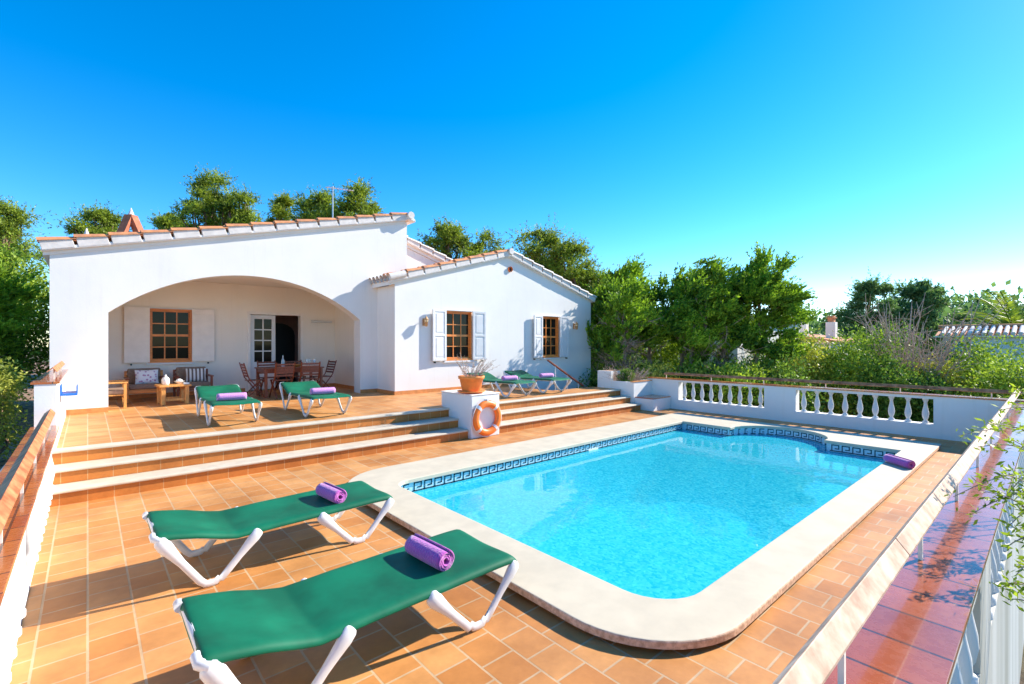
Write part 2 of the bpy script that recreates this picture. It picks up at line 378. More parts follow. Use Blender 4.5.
mb.build('tile_band', [M['keyback'], M['darkkey']], pool, recalc=False)
# skimmer slot in the far wall
mb = MB(); mb.box(6.2, 5.10, WZ-.03, 6.45, 5.115, WZ+.03); mb.build('skimmer_slot', M['whitepl'], pool)
mb = MB(); wp = offset_poly(inner, .029)
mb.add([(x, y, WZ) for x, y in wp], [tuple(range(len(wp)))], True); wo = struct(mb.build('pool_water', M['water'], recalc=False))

# ------------------------------------------------------------------ terrace, steps
mb = MB(); mb.add([(-.33, 7.45, H), (10.36, 7.45, H), (10.36, 8.35, H), (8.75, 8.35, H), (8.75, 13.2, H), (-.33, 13.2, H)], [(0, 1, 2, 3, 4, 5)], False)
mb.add([(8.75, 8.35, H), (10.36, 8.35, H), (10.36, 8.35, -1.2), (8.75, 8.35, -1.2)], [(3, 2, 1, 0)]); mb.add([(8.75, 8.35, H), (8.75, 9.9, H), (8.75, 9.9, -1.2), (8.75, 8.35, -1.2)], [(0, 1, 2, 3)])
struct(mb.build('upper_terrace', M['deck'], recalc=False))
def steps(x0, x1, label):
    e = empty('terrace_steps', (0, 0, 0), 0, label, 'steps', 'steps up to the terrace')
    for i, y in enumerate((6.85, 7.15, 7.45)):
        z = .16*(i+1)
        mb = MB(); mb.box(x0, y, z-.16 if i else 0, x1, y+.02, z-.035); mb.build('riser', M['riser'], e)
        mb = MB(); mb.box(x0, y-.03, z-.035, x1, y+(.30 if i < 2 else .12), z+(.003 if i == 2 else 0)); mb.build('tread', M['tread'], e, bevel=.012)
    return e
steps(-.305, 5.02, 'long flight of three terracotta steps with cream treads, left of the lifebuoy block')
steps(5.66, 10.33, 'flight of three terracotta steps with cream treads, right of the lifebuoy block')
blk = empty('plinth_block', (0, 0, 0), 0, 'white plastered block between the two flights of steps, holding the lifebuoy', 'plinth')
mb = MB(); mb.box(5.02, 6.75, 0, 5.66, 7.7, .755); mb.build('block', M['white'], blk, bevel=.015)
mb = MB(); mb.box(5.01, 6.74, .755, 5.67, 7.71, .775); mb.build('cap', M['cream'], blk, bevel=.008)

# ------------------------------------------------------------------ parapets
def baluster_prof(h): 
    p = [(.052, 0), (.052, .035), (.03, .05), (.028, .07), (.045, .11), (.056, .17), (.052, .23), (.036, .31), (.027, .37), (.026, .41), (.036, .425), (.036, .44), (.05, .455), (.05, .49)]
    k = h/.49; return [(r*.92, z*k) for r, z in p]
balme = None
def baluster(parent, x, y, z0, z1):
    global balme
    if balme is None:
        mb = MB(); mb.lathe(baluster_prof(z1-z0), (0, 0, 0), 14); o = mb.build('baluster', M['whitebal'], parent); balme = o.data
    else:
        o = bpy.data.objects.new('baluster', balme); col.objects.link(o); o.parent = parent
    o.location = (x, y, z0)
M['whitebal'] = plaster('white_baluster_paint', (.72, .70, .67))
def parapet(axis, fixed0, fixed1, a0, a1, top, opens, zlo, zhi, base, label, count, rail=None, capm='cap', ledge=None, railc=None, posts=None, inset=.03, balc=None, wm='white', rm='rail'):
    """axis 'X': wall runs along X between y=fixed0..fixed1"""
    e = empty('parapet_wall', (0, 0, 0), 0, label, 'wall')
    def bx(mb, s0, s1, f0, f1, z0, z1):
        if axis == 'X': mb.box(s0, f0, z0, s1, f1, z1)
        else: mb.box(f0, s0, z0, f1, s1, z1)
    mb = MB()
    i0, i1 = fixed0+inset, fixed1-inset
    bx(mb, a0, a1, i0, i1, base, zlo); bx(mb, a0, a1, i0, i1, zhi, top-.022)
    s = a0
    for o0, o1 in opens + [(a1, a1)]:
        if o0 > s: bx(mb, s, o0, i0, i1, zlo, zhi)
        s = o1
    mb.build('wall', M[wm], e)
    mb = MB(); bx(mb, a0-.01, a1+.01, fixed0, fixed1, top-.022, top); mb.build('tile_cap', M[capm], e, bevel=.0015, seg=1)
    c = balc or (fixed0+fixed1)/2
    for (o0, o1), k in zip(opens, count):
        for j in range(k):
            t = o0 + (o1-o0)*(j+.5)/k if k else 0
            baluster(e, *((t, c) if axis == 'X' else (c, t)), zlo, zhi)
    if rail:
        r0, r1, rz = rail; rc = railc if railc is not None else c; hw, dp = .055, .05; hw2 = .036
        seg = []; s = r0
        while s < r1-.01:
            t = min(r1, s+2.6); mb = MB()
            for sg in (-1, 1):
                h_ = (.040 if axis == 'X' else hw) if sg < 0 else hw2
                prof = [(rc, rz), (rc+sg*h_, rz-dp), (rc+sg*h_, rz-dp-.012), (rc, rz-.016)]
                if axis == 'X': mb.prism(prof, s+.003, t-.003, 'X')
                else: mb.prism(prof, s+.003, t-.003, 'Y')
            mb.build('handrail', M[rm], e, bevel=.003); s = t
        for t in posts:
            mb = MB(); bx(mb, t-.008, t+.008, rc-.008, rc+.008, top, rz-.03); mb.build('rail_post', M['railpost'], e)
    if ledge:
        mb = MB(); bx(mb, a0, a1, *ledge); mb.build('ledge', M['white'], e, bevel=.01)
    return e
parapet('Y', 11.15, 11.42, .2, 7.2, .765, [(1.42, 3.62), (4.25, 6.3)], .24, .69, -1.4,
        'white parapet with two rows of balusters and brown rail at the far end of the pool', (9, 9),
        rail=(.35, 6.75, .915), capm='capY', posts=(.7, 1.9, 3.1, 4.3, 5.5, 6.7))
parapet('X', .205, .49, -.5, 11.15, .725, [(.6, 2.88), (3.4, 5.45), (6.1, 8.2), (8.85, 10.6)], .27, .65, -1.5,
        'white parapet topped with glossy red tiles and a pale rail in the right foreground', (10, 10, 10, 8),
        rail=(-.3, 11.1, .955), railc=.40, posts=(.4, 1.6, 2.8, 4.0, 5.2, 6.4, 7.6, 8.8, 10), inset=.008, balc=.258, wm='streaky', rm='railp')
lw = parapet('Y', -.48, -.24, .2, 7.55, .75, [(.9, 3.75), (4.4, 6.7)], .24, .70, -1.5,
        'low white parapet with balusters and red tiled top along the left edge of the deck', (13, 11),
        rail=(-.1, 7.5, .95), railc=-.31, capm='capY', posts=(.3, 1.3, 2.3, 3.3, 4.3, 5.3, 6.3, 7.2), balc=-.294, inset=.06)
mb = MB(); mb.prism([(-.452, .7), (-.452, -.4), (-1.15, -.4), (-.47, .7)], 1, 7.5, 'Y'); mb.build('buttress', M['greyw'] if 'greyw' in M else M['white'], lw)
uw = parapet('Y', -.48, -.24, 7.56, 10.85, 1.245, [], .6, 1.0, -1.5, 'taller white end of the left parapet beside the house, with short brown rail', (),
        rail=(7.9, 10.6, 1.40), railc=-.31, capm='capY', posts=(8.2, 9.2, 10.2))
# wall hook, blue
e = empty('wall_bracket', (0, 0, 0), 0, 'blue plastic bracket fixed on the white left parapet near the house', 'bracket')
mb = MB(); mb.box(-.268, 8.5, 1.0, -.255, 8.9, 1.14); mb.build('back_plate', M['bluepl'], e, bevel=.004)
mb = MB(); mb.box(-.254, 8.5, 1.0, -.10, 8.9, 1.03); mb.build('shelf', M['bluepl'], e, bevel=.004)
mb = MB(); mb.box(-.112, 8.5, 1.031, -.10, 8.9, 1.12); mb.build('lip', M['bluepl'], e, bevel=.004)
# planter and bench at the right end of the steps
pl = empty('planter', (0, 0, 0), 0, 'white masonry planter with brown rim beside the right end of the steps', 'planter')
mb = MB(); mb.box(10.34, 7.05, -1.2, 11.35, 7.13, .68); mb.box(10.34, 7.13, -1.2, 10.43, 8.2, .68); mb.box(11.27, 7.13, -1.2, 11.35, 8.2, .68); mb.box(10.43, 8.12, -1.2, 11.27, 8.2, .9)
mb.box(10.34, 7.75, .681, 10.43, 8.2, .93); mb.build('wall', M['white'], pl)
mb = MB(); mb.box(10.32, 7.035, .681, 11.15, 7.145, .70); mb.build('tile_rim', M['skirt'], pl)
mb = MB(); mb.box(10.43, 8.11, .901, 11.35, 8.21, .92); mb.build('tile_rim', M['skirt'], pl)
mb = MB(); mb.box(10.43, 7.13, .2, 11.27, 8.12, .62); mb.build('soil', M['soil'], pl)
bn = empty('masonry_bench', (0, 0, 0), 0, 'low white masonry bench with brown tiled top in the corner of the pool deck', 'bench')
mb = MB(); mb.box(10.36, 6.5, 0, 11.17, 7.045, .29); mb.build('base', M['white'], bn, bevel=.01)
mb = MB(); mb.box(10.37, 6.51, .291, 11.17, 7.04, .315); mb.build('tile_top', M['capY'], bn)
# garden stair handrail
e = empty('stair_handrail', (0, 0, 0), 0, 'brown sloping handrail on thin white posts in front of the right window', 'handrail')
mb = MB(); mb.bar((8.72, 8.5, 1.24), (10.1, 8.5, .50), .06, .035); mb.build('rail', M['wood_rd'], e, bevel=.006)
for k in range(3):
    x = 9.0+k*.45; zr = 1.24-(x-8.72)*(.74/1.38)
    mb = MB(); mb.tube([(x, 8.5, zr-.75), (x, 8.5, zr-.02)], .012, 6); mb.build('post', M['whitepl'], e)
gs = empty('garden_stair', (0, 0, 0), 0, 'narrow stair going down to the garden behind the terrace by the wing wall', 'stair')
for k in range(6):
    mb = MB(); mb.box(8.78+.3*k, 8.37, -1.4, 9.08+.3*k, 9.8, H-.16*(k+1)); mb.build('step', M['deck'], gs)

# ------------------------------------------------------------------ villa
villa = empty('villa', (0, 0, 0), 0, 'white villa with arched veranda, a gabled wing and tiled roof edges', 'house')
FY, WY, BY = 10.95, 10.05, 13.2       # facade, wing front, veranda back wall
ms_z = lambda x: 3.16 + (x+.47)*(4.76-3.16)/(6.1+.47)      # wall top under the main slope
# veranda front wall: outline with the arch
sx0, sx1, sz = .27, 4.86, 2.22
xm = (sx0+sx1)/2; hs = (sx1-sx0)/2; rise = .84; AR = (hs*hs+rise*rise)/(2*rise); a = math.asin(hs/AR)
arcp = [(xm+AR*math.sin(-a+2*a*i/28), sz+rise-AR+AR*math.cos(-a+2*a*i/28)) for i in range(29)]
mb = MB()
def facequads(y, flip):
    # left pier, right pier, above-arch columns
    cols = [(-.47, sx0, H-1.9 if False else -1.4, None)]
    q = [[(-.47, -1.4), (sx0, -1.4), (sx0, ms_z(sx0)), (-.47, ms_z(-.47))], [(sx1, -1.4), (6.1, -1.4), (6.1, 4.76), (sx1, ms_z(sx1))]]
    for p0, p1 in zip(arcp, arcp[1:]): q.append([p0, p1, (p1[0], ms_z(p1[0])), (p0[0], ms_z(p0[0]))])
    for c_ in q: mb.add([(x, y, z) for x, z in c_], [(0, 1, 2, 3) if flip else (3, 2, 1, 0)], False)
facequads(FY, True); facequads(FY+.35, False)
for p0, p1 in [((sx0, -1.4), (sx0, sz))] + list(zip(arcp, arcp[1:])) + [((sx1, sz), (sx1, -1.4)), ((6.1, -1.4), (6.1, 4.76)), ((6.1, 4.76), (-.47, ms_z(-.47))), ((-.47, ms_z(-.47)), (-.47, -1.4))]:
    mb.add([(p0[0], FY, p0[1]), (p0[0], FY+.35, p0[1]), (p1[0], FY+.35, p1[1]), (p1[0], FY, p1[1])], [(0, 1, 2, 3)], False)
mb.build('front_wall', M['white'], villa, recalc=False)
# wall with holes made of prisms
def holed(y0, y1, xs, holes, zb, ztop, name, mat, x0, x1):
    mb = MB(); cuts = sorted(set([x0, x1] + xs + [h for q in holes for h in q[:2]]))
    for a_, b_ in zip(cuts, cuts[1:]):
        h = [q for q in holes if q[0] <= a_+1e-6 and q[1] >= b_-1e-6]
        if h:
            _, _, h0, h1 = h[0]
            mb.prism([(a_, zb), (b_, zb), (b_, h0), (a_, h0)], y0, y1); mb.prism([(a_, h1), (b_, h1), (b_, ztop(b_)), (a_, ztop(a_))], y0, y1)
        else: mb.prism([(a_, zb), (b_, zb), (b_, ztop(b_)), (a_, ztop(a_))], y0, y1)
    return mb.build(name, mat, villa)
WX0, WX1, WXP = 5.29, 12.32, 8.74
wz = lambda x: 3.07 + (x-WX0)*(4.05-3.07)/(WXP-WX0) if x < WXP else 4.05 - (x-WXP)*(4.05-3.05)/(WX1-WXP)
w1 = (6.66, 7.48, 1.26, 2.48); w2 = (10.04, 10.78, 1.26, 2.46)
holed(WY, WY+.3, [WXP], [w1, w2], -1.4, wz, 'wing_wall', M['white'], WX0, WX1)
mb = MB(); mb.box(WX0, WY+.3, -1.4, WX0+.3, 14, 3.02); mb.build('side_wall', M['white'], villa)
mb = MB(); mb.box(WX1-.3, WY+.3, -1.4, WX1, 19, 3.0); mb.build('side_wall', M['white'], villa)
vw = (1.02, 1.80, 1.27, 2.44); dr = (2.95, 4.28, H, 2.46)
holed(BY, BY+.3, [], [vw, dr], H, lambda x: 3.1, 'back_wall', M['cream'], -.1, 5.2)
mb = MB(); mb.box(5.12, FY+.35, H, 5.28, BY, 3.1); mb.box(-.47, FY+.351, -1.4, -.1, 20, 3.1); mb.box(-.1, FY+.35, 3.1, 5.28, BY+.3, 3.2)
mb.build('inner_wall', M['cream'], villa)
# dark room behind door
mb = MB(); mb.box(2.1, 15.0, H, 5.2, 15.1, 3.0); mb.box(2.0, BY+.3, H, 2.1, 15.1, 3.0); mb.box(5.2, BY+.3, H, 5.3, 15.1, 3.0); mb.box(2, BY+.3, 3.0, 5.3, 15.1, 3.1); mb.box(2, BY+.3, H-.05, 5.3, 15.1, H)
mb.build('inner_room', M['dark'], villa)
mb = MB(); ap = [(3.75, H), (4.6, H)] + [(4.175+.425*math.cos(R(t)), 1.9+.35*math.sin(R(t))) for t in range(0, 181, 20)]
mb.prism(ap, 14.94, 14.995); mb.build('inner_arch_dark_opening', M['darkobj'], villa)  # flat black panel stands in for the dark opening under the arch
# set back gable of the main body and wall beside the ridge
mb = MB(); sb = lambda x: 4.62 - (x-6.9)*.315
mb.prism([(5.6, 2.6), (10.2, 2.6), (10.2, sb(10.2)-.16), (6.0, sb(6.0)-.16), (5.6, sb(6.)-.3)], 12.5, 12.8); mb.build('upper_wall', M['white'], villa)
mb = MB(); mb.box(5.8, FY+.35, 3.0, 6.1, 12.5, 4.69); mb.build('upper_side_wall', M['white'], villa)
# skirting
mb = MB()
mb.box(-.47, FY-.015, H, sx0, FY, H+.085); mb.build('skirting', M['skirt'], villa); mb = MB(); mb.box(sx1, FY-.015, H, WX0-.015, FY, H+.085); mb.box(WX0-.015, WY-.015, H, WX0, FY-.015, H+.085)
mb.box(WX0, WY-.015, H, 8.75, WY, H+.085); mb.build('skirting', M['skirt'], villa); mb = MB(); mb.box(-.1, BY-.015, H, dr[0]-.05, BY, H+.085); mb.build('skirting', M['skirt'], villa); mb = MB(); mb.box(dr[1]+.05, BY-.015, H, 5.105, BY, H+.085); mb.box(5.105, FY+.36, H, 5.12, BY, H+.085)
mb.build('skirting', M['skirt'], villa)
# roof slabs, corrugated
def roofslab(x0, z0, x1, z1, y0, y1, name):
    mb = MB(); n = int((y1-y0)/.035); top = []
    for i in range(n+1):
        y = y0+(y1-y0)*i/n; h = .05*abs(math.sin(y*math.pi/.19)); top += [(x0, y, z0+h), (x1, y, z1+h)]
    mb.add(top, [(2*i, 2*i+1, 2*i+3, 2*i+2) for i in range(n)], True)
    mb.mi = 1; mb.prism([(x0, z0-.14), (x1, z1-.14), (x1, z1-.005), (x0, z0-.005)], y0+.02, y1)
    return mb.build(name, [M['rooftile'], M['white']], villa)
roofslab(-.55, 3.255, 6.05, 4.86, FY-.04, 20, 'roof'); roofslab(6.0, 4.9, 11, 3.3, 12.45, 20, 'roof')
roofslab(WX0-.14, 3.14, WXP, 4.17, WY-.04, 12.4, 'roof'); roofslab(WXP, 4.17, WX1+.06, 3.13, WY-.04, 19, 'roof')
# rakes: cornice + row of barrel tiles
def rake(x0, z0, x1, z1, y, drop=.05, n=None, over=.10, orange=True):
    """(x0,z0) low end, (x1,z1) high end of the top of the cornice; y = wall face"""
    mb = MB(); L_ = math.hypot(x1-x0, z1-z0); ux, uz = (x1-x0)/L_, (z1-z0)/L_
    mb.prism([(x0, z0), (x1, z1), (x1, z1-drop), (x0, z0-drop)], y-over, y+.02)
    mb.build('cornice', M['white'], villa, bevel=.008)
    n = n or round(L_/.45); st = L_/n; white = MB(); red = MB(); rg = np.random.default_rng(int(abs(x0)*100))
    for i in range(n):
        jt = rg.uniform(-.006, .006); s0, s1 = st*i+.012, st*(i+1)-.030; e0, e1 = .150+jt, .118+jt
        P0, P1 = (x0+ux*s0, z0+uz*s0), (x0+ux*s1, z0+uz*s1); yo = y-over-.008+rg.uniform(-.004, .004)
        white.prism([(P0[0], P0[1]-.035), (P1[0], P1[1]-.035), (P1[0]-ux*.045, P1[1]+e1-uz*.045), (P0[0]-ux*.045, P0[1]+e0-uz*.045)], yo, y-over+.09)
        for lane in range(2):
            j = 8; r0 = .075; yy = y-over+.035+lane*.19; d = Vector((ux, 0, uz)); nrm = Vector((-uz*(1 if ux > 0 else -1), 0, abs(ux)))
            base = Vector((x0, yy, z0+.088+jt)); pts = []
            for sp, rr_, lift in ((s0-.05, r0*1.02, .032), (s1+.02, r0*.84, .004)):
                for t in range(j+1):
                    th = math.pi*t/j; pts.append(base+d*sp+Vector((0, 1, 0))*(math.cos(th)*rr_)+nrm*(math.sin(th)*rr_*.8+lift))
            inn = [base+d*(s0-.05)+Vector((0, 1, 0))*(math.cos(math.pi*t/j)*r0*.8)+nrm*(math.sin(math.pi*t/j)*r0*.58+.02) for t in range(j+1)]
            red.add(pts, [(t, t+1, j+1+t+1, j+1+t) for t in range(j)], True); red.add(pts[:j+1]+inn, [(t, j+1+t, j+2+t, t+1) for t in range(j)], False)
    white.build('mortar_edge', M['limetile'], villa, bevel=.006)
    red.build('rake_tile', M['rooftile'] if orange else M['limetile'], villa, recalc=False)
rake(-.57, 3.222, 6.10, 4.84, FY)
rake(WX0-.16, 3.10, WXP, 4.12, WY)
rake(WX1+.10, 3.05, WXP, 4.12, WY, orange=False)
rake(10.4, 3.52, 6.0, 4.9, 12.5, orange=False)
# ridge caps
mb = MB(); mb.tube([(6.12, FY-.2, 4.90), (6.12, 20, 4.90)], .09, 12); mb.tube([(WXP, WY-.16, 4.20), (WXP, 19, 4.20)], .085, 12); mb.build('ridge_cap', M['limetile'], villa)
mb = MB(); mb.prism([(6.05, 4.92), (6.24, 4.82), (6.26, 4.75), (6.05, 4.80)], FY-.17, 12.5); mb.build('ridge_edge', M['white'], villa, bevel=.01)
# eave tile ends at the wing corner
mb = MB()
for k in range(7):
    y = WY-.1+.19*k
    mb.tube([(WX0-.2, y, 3.165), (WX0+.2, y, 3.28)], .085, 10, cap=False); mb.tube([(WX0-.19, y, 3.168), (WX0+.2, y, 3.27)], .065, 10, cap=False)
mb.build('eave_tile', M['limetile'], villa)
# windows
def muntin_window(w, y, cols_, rows, wood, depth=.12, fw=.055, sash=.035, mid=True):
    x0, x1, z0, z1 = w
    e = empty('window'); e.parent = villa
    mb = MB(); Y0 = y+depth-.04
    mb.box(x0, y-.01, z0, x0+.03, Y0, z1); mb.box(x1-.03, y-.01, z0, x1, Y0, z1); mb.box(x0+.03, y-.01, z1-.03, x1-.03, Y0, z1); mb.box(x0-.03, y-.03, z0-.03, x1+.03, Y0, z0+.015)
    mb.box(x0+.03, Y0-.03, z0+.015, x0+fw, Y0+.02, z1-.03); mb.box(x1-fw, Y0-.03, z0+.015, x1-.03, Y0+.02, z1-.03)
    mb.box(x0+fw, Y0-.03, z1-fw-.01, x1-fw, Y0+.02, z1-.03); mb.box(x0+fw, Y0-.03, z0+.015, x1-fw, Y0+.02, z0+fw)
    mb.build('frame', wood, e, bevel=.004)
    xa, xb, za, zb = x0+fw, x1-fw, z0+fw, z1-fw-.01
    mb = MB()
    for i in range(1, cols_): x = xa+(xb-xa)*i/cols_; mb.box(x-.011, Y0-.018, za, x+.011, Y0+.012, zb)
    for i in range(1, rows):
        z = za+(zb-za)*i/rows; t = .026 if (mid and i*2 == rows) else .011
        mb.box(xa, Y0-.020, z-t, xb, Y0+.014, z+t)
    mb.build('glazing_bars', wood, e)
    mb = MB(); mb.box(xa, Y0, za, xb, Y0+.006, zb); mb.build('pane', M['glass'], e)
    return e
def shutter_leaf(e, xh, w, z0, z1, y, side, ang, mat, panels=True):
    """hinged at xh, opens to side (-1 left, +1 right)"""
    o = MB(); t = .035
    o.box(0, -t/2, z0, w, t/2, z1)
    if panels:
        o.v, o.f, o.m, o.sm = [], [], [], []
        s = .06; zm = (z0+z1)/2
        o.box(0, -t/2, z0, s, t/2, z1); o.box(w-s, -t/2, z0, w, t/2, z1)
        for a_, b_ in ((z0, z0+s), (zm-s/2, zm+s/2), (z1-s, z1)): o.box(s, -t/2, a_, w-s, t/2, b_)
        for a_, b_ in ((z0+s, zm-s/2), (zm+s/2, z1-s)):
            o.box(s, -t/2+.012, a_, w-s, t/2-.012, b_); o.box(s+.04, -t/2+.004, a_+.04, w-s-.04, t/2-.004, b_-.04)
    else:
        for zz in (z0+.1*(z1-z0), .5*(z0+z1), z1-.1*(z1-z0)): o.box(.02, -t/2-.006, zz-.004, w-.02, -t/2, zz+.004)
    ob = o.build('shutter', mat, e, bevel=.004)
    ob.location = (xh, y, 0); ob.rotation_euler = (0, 0, -R(ang) if side > 0 else math.pi+R(ang))
    return ob
e1 = muntin_window(w1, WY, 3, 4, M['wood_or']); shutter_leaf(e1, w1[0], .41, w1[2]-.02, w1[3]+.02, WY-.055, -1, 4, M['shutterw']); shutter_leaf(e1, w1[1], .41, w1[2]-.02, w1[3]+.02, WY-.055, 1, 4, M['shutterw'])
e2 = muntin_window(w2, WY, 3, 4, M['wood_or']); shutter_leaf(e2, w2[0], .38, w2[2]-.02, w2[3]+.02, WY-.055, -1, 4, M['shutterw']); shutter_leaf(e2, w2[1], .38, w2[2]-.02, w2[3]+.02, WY-.055, 1, 4, M['shutterw'])
e3 = muntin_window(vw, BY, 3, 4, M['wood_or']); shutter_leaf(e3, vw[0], .44, vw[2]-.02, vw[3]+.02, BY-.04, -1, 2, M['shutter'], False); shutter_leaf(e3, vw[1], .44, vw[2]-.02, vw[3]+.02, BY-.04, 1, 2, M['shutter'], False)
for e_, w_, y_ in ((e1, w1, WY), (e2, w2, WY), (e3, vw, BY)):
    mb = MB(); mb.box(w_[0]-.06, y_-.05, w_[2]-.075, w_[1]+.06, y_, w_[2]-.032); mb.build('sill', M['shutterw'], e_, bevel=.005)
    mb = MB(); mb.box(w_[0]-.04, y_-.05, w_[3]+.002, w_[1]+.04, y_, w_[3]+.03); mb.build('head_trim', M['shutterw'], e_, bevel=.005)
    for sx in (-.32, .32):
        mb = MB(); cx_ = (w_[0] if sx < 0 else w_[1])+sx; mb.box(cx_-.012, y_-.07, w_[2]-.075, cx_+.012, y_, w_[2]-.04); mb.build('shutter_catch', M['darkobj'], e_)
# glazed door
e = empty('veranda_door'); e.parent = villa
mb = MB()
mb.box(dr[0], BY-.02, H, dr[0]+.07, BY+.2, dr[3]); mb.box(dr[1]-.07, BY-.02, H, dr[1], BY+.2, dr[3]); mb.box(dr[0]+.07, BY-.02, dr[3]-.07, dr[1]-.07, BY+.2, dr[3])
mb.build('frame', M['shutter'], e, bevel=.004)
lx0, lx1 = dr[0]+.08, dr[0]+.66
mb = MB(); Y0 = BY+.05; Y1 = BY+.095
mb.box(lx0, Y0, H+.02, lx0+.09, Y1, 2.38); mb.box(lx1-.09, Y0, H+.02, lx1, Y1, 2.38); mb.box(lx0+.09, Y0, 2.28, lx1-.09, Y1, 2.38); mb.box(lx0+.09, Y0, H+.02, lx1-.09, Y1, H+.72)
for i in range(1, 4): z = H+.72+(2.28-H-.72)*i/4; mb.box(lx0+.09, Y0, z-.014, lx1-.09, Y1, z+.014)
x = (lx0+lx1)/2; mb.box(x-.014, Y0-.002, H+.72, x+.014, Y1+.002, 2.28); mb.build('door_leaf', M['shutterw'], e, bevel=.003)
mb = MB(); mb.box(lx0+.09, Y0+.02, H+.72, lx1-.09, Y0+.026, 2.28); mb.build('pane', M['glass'], e)
# tube light, vent
mb = MB(); mb.box(4.48, BY-.06, 2.22, 5.02, BY, 2.28); mb.tube([(4.5, BY-.10, 2.245), (5.0, BY-.10, 2.245)], .03, 10); tl = mb.build('tube_light', M['whitepl'])
tag(tl, 'white tube light fixed on the veranda back wall right of the door', 'light')
mb = MB(); mb.smooth = True; mb.tube([(8.80, WY-.045, 3.72), (8.80, WY+.02, 3.72)], .075, 20, cap=False); mb.tube([(8.80, WY-.04, 3.72), (8.80, WY+.02, 3.72)], .055, 20, cap=False)
mb.mi = 1; mb.tube([(8.80, WY-.005, 3.72), (8.80, WY+.0, 3.72)], .056, 20); mb.build('gable_vent', [M['terra'], M['darkobj']], villa)
# lanterns
def lantern(x, z, label):
    e = empty('wall_lantern', (x, WY, z), 0, label, 'lantern', 'wall lanterns on the wing')
    mb = MB(); mb.box(-.035, -.015, -.08, .035, 0, .10); mb.bar((0, -.01, .05), (0, -.11, .10), .015, .015); mb.build('bracket', M['lantern'], e, bevel=.003)
    mb = MB(); mb.lathe([(.02, -.10), (.035, -.09), (.052, .06), (.06, .07), (.05, .085), (.02, .13), (.006, .15)], (0, -.12, 0), 6); mb.build('cage', M['lantern'], e)
    mb = MB(); mb.lathe([(.03, -.085), (.054, .055)], (0, -.12, 0), 6); mb.build('lantern_glass', M['amber'], e)
    for v_ in e.children: pass
lantern(6.05, 2.17, 'small rusty wall lantern left of the left wing window'); lantern(11.48, 2.19, 'small rusty wall lantern right of the right wing window, in tree shadow')
# chimney cowl & antenna
e = empty('chimney'); e.parent = villa
mb = MB(); mb.box(.55, 14.8, 3.5, 1.05, 15.3, 4.28); mb.build('stack', M['white'], e)
mb = MB()
for sx in (-1, 1):
    for sy in (-1, 1): mb.bar((.8+sx*.2, 15.05+sy*.2, 4.28), (.8+sx*.03, 15.05+sy*.03, 4.8), .20, .09)
mb.build('cowl', M['cowl'], e)
mb = MB(); mb.lathe([(.15, 4.60), (.11, 4.70), (.03, 4.93), (.004, 5.0)], (.8, 15.05, 0), 8); mb.build('cowl_tip', M['limetile'], e)
mb = MB(); mb.lathe([(.1, 4.0), (.05, 4.22), (.01, 4.36)], (-.02, 15, 0), 8); mb.build('roof_finial', M['limetile'], villa)
def antenna(x, y, z0, h, boom, rz, label):
    e = empty('tv_antenna', (x, y, z0), rz, label, 'antenna')
    mb = MB(); mb.tube([(0, 0, 0), (0, 0, h)], .022, 6); mb.build('mast', M['metal'], e)
    mb = MB(); mb.tube([(-.25, 0, h-.08), (boom, 0, h+.05)], .014, 5); mb.build('boom', M['metal'], e)
    mb = MB()
    for k in range(9): t = k/8; xx = -.2+(boom+.1)*t; mb.tube([(xx, -.16, h-.06+.1*t), (xx, .16, h-.06+.1*t)], .007, 4)
    mb.build('elements', M['metal'], e)
antenna(6.14, 16, 4.9, 2.0, .8, R(10), 'thin television antenna standing on the ridge of the villa roof')

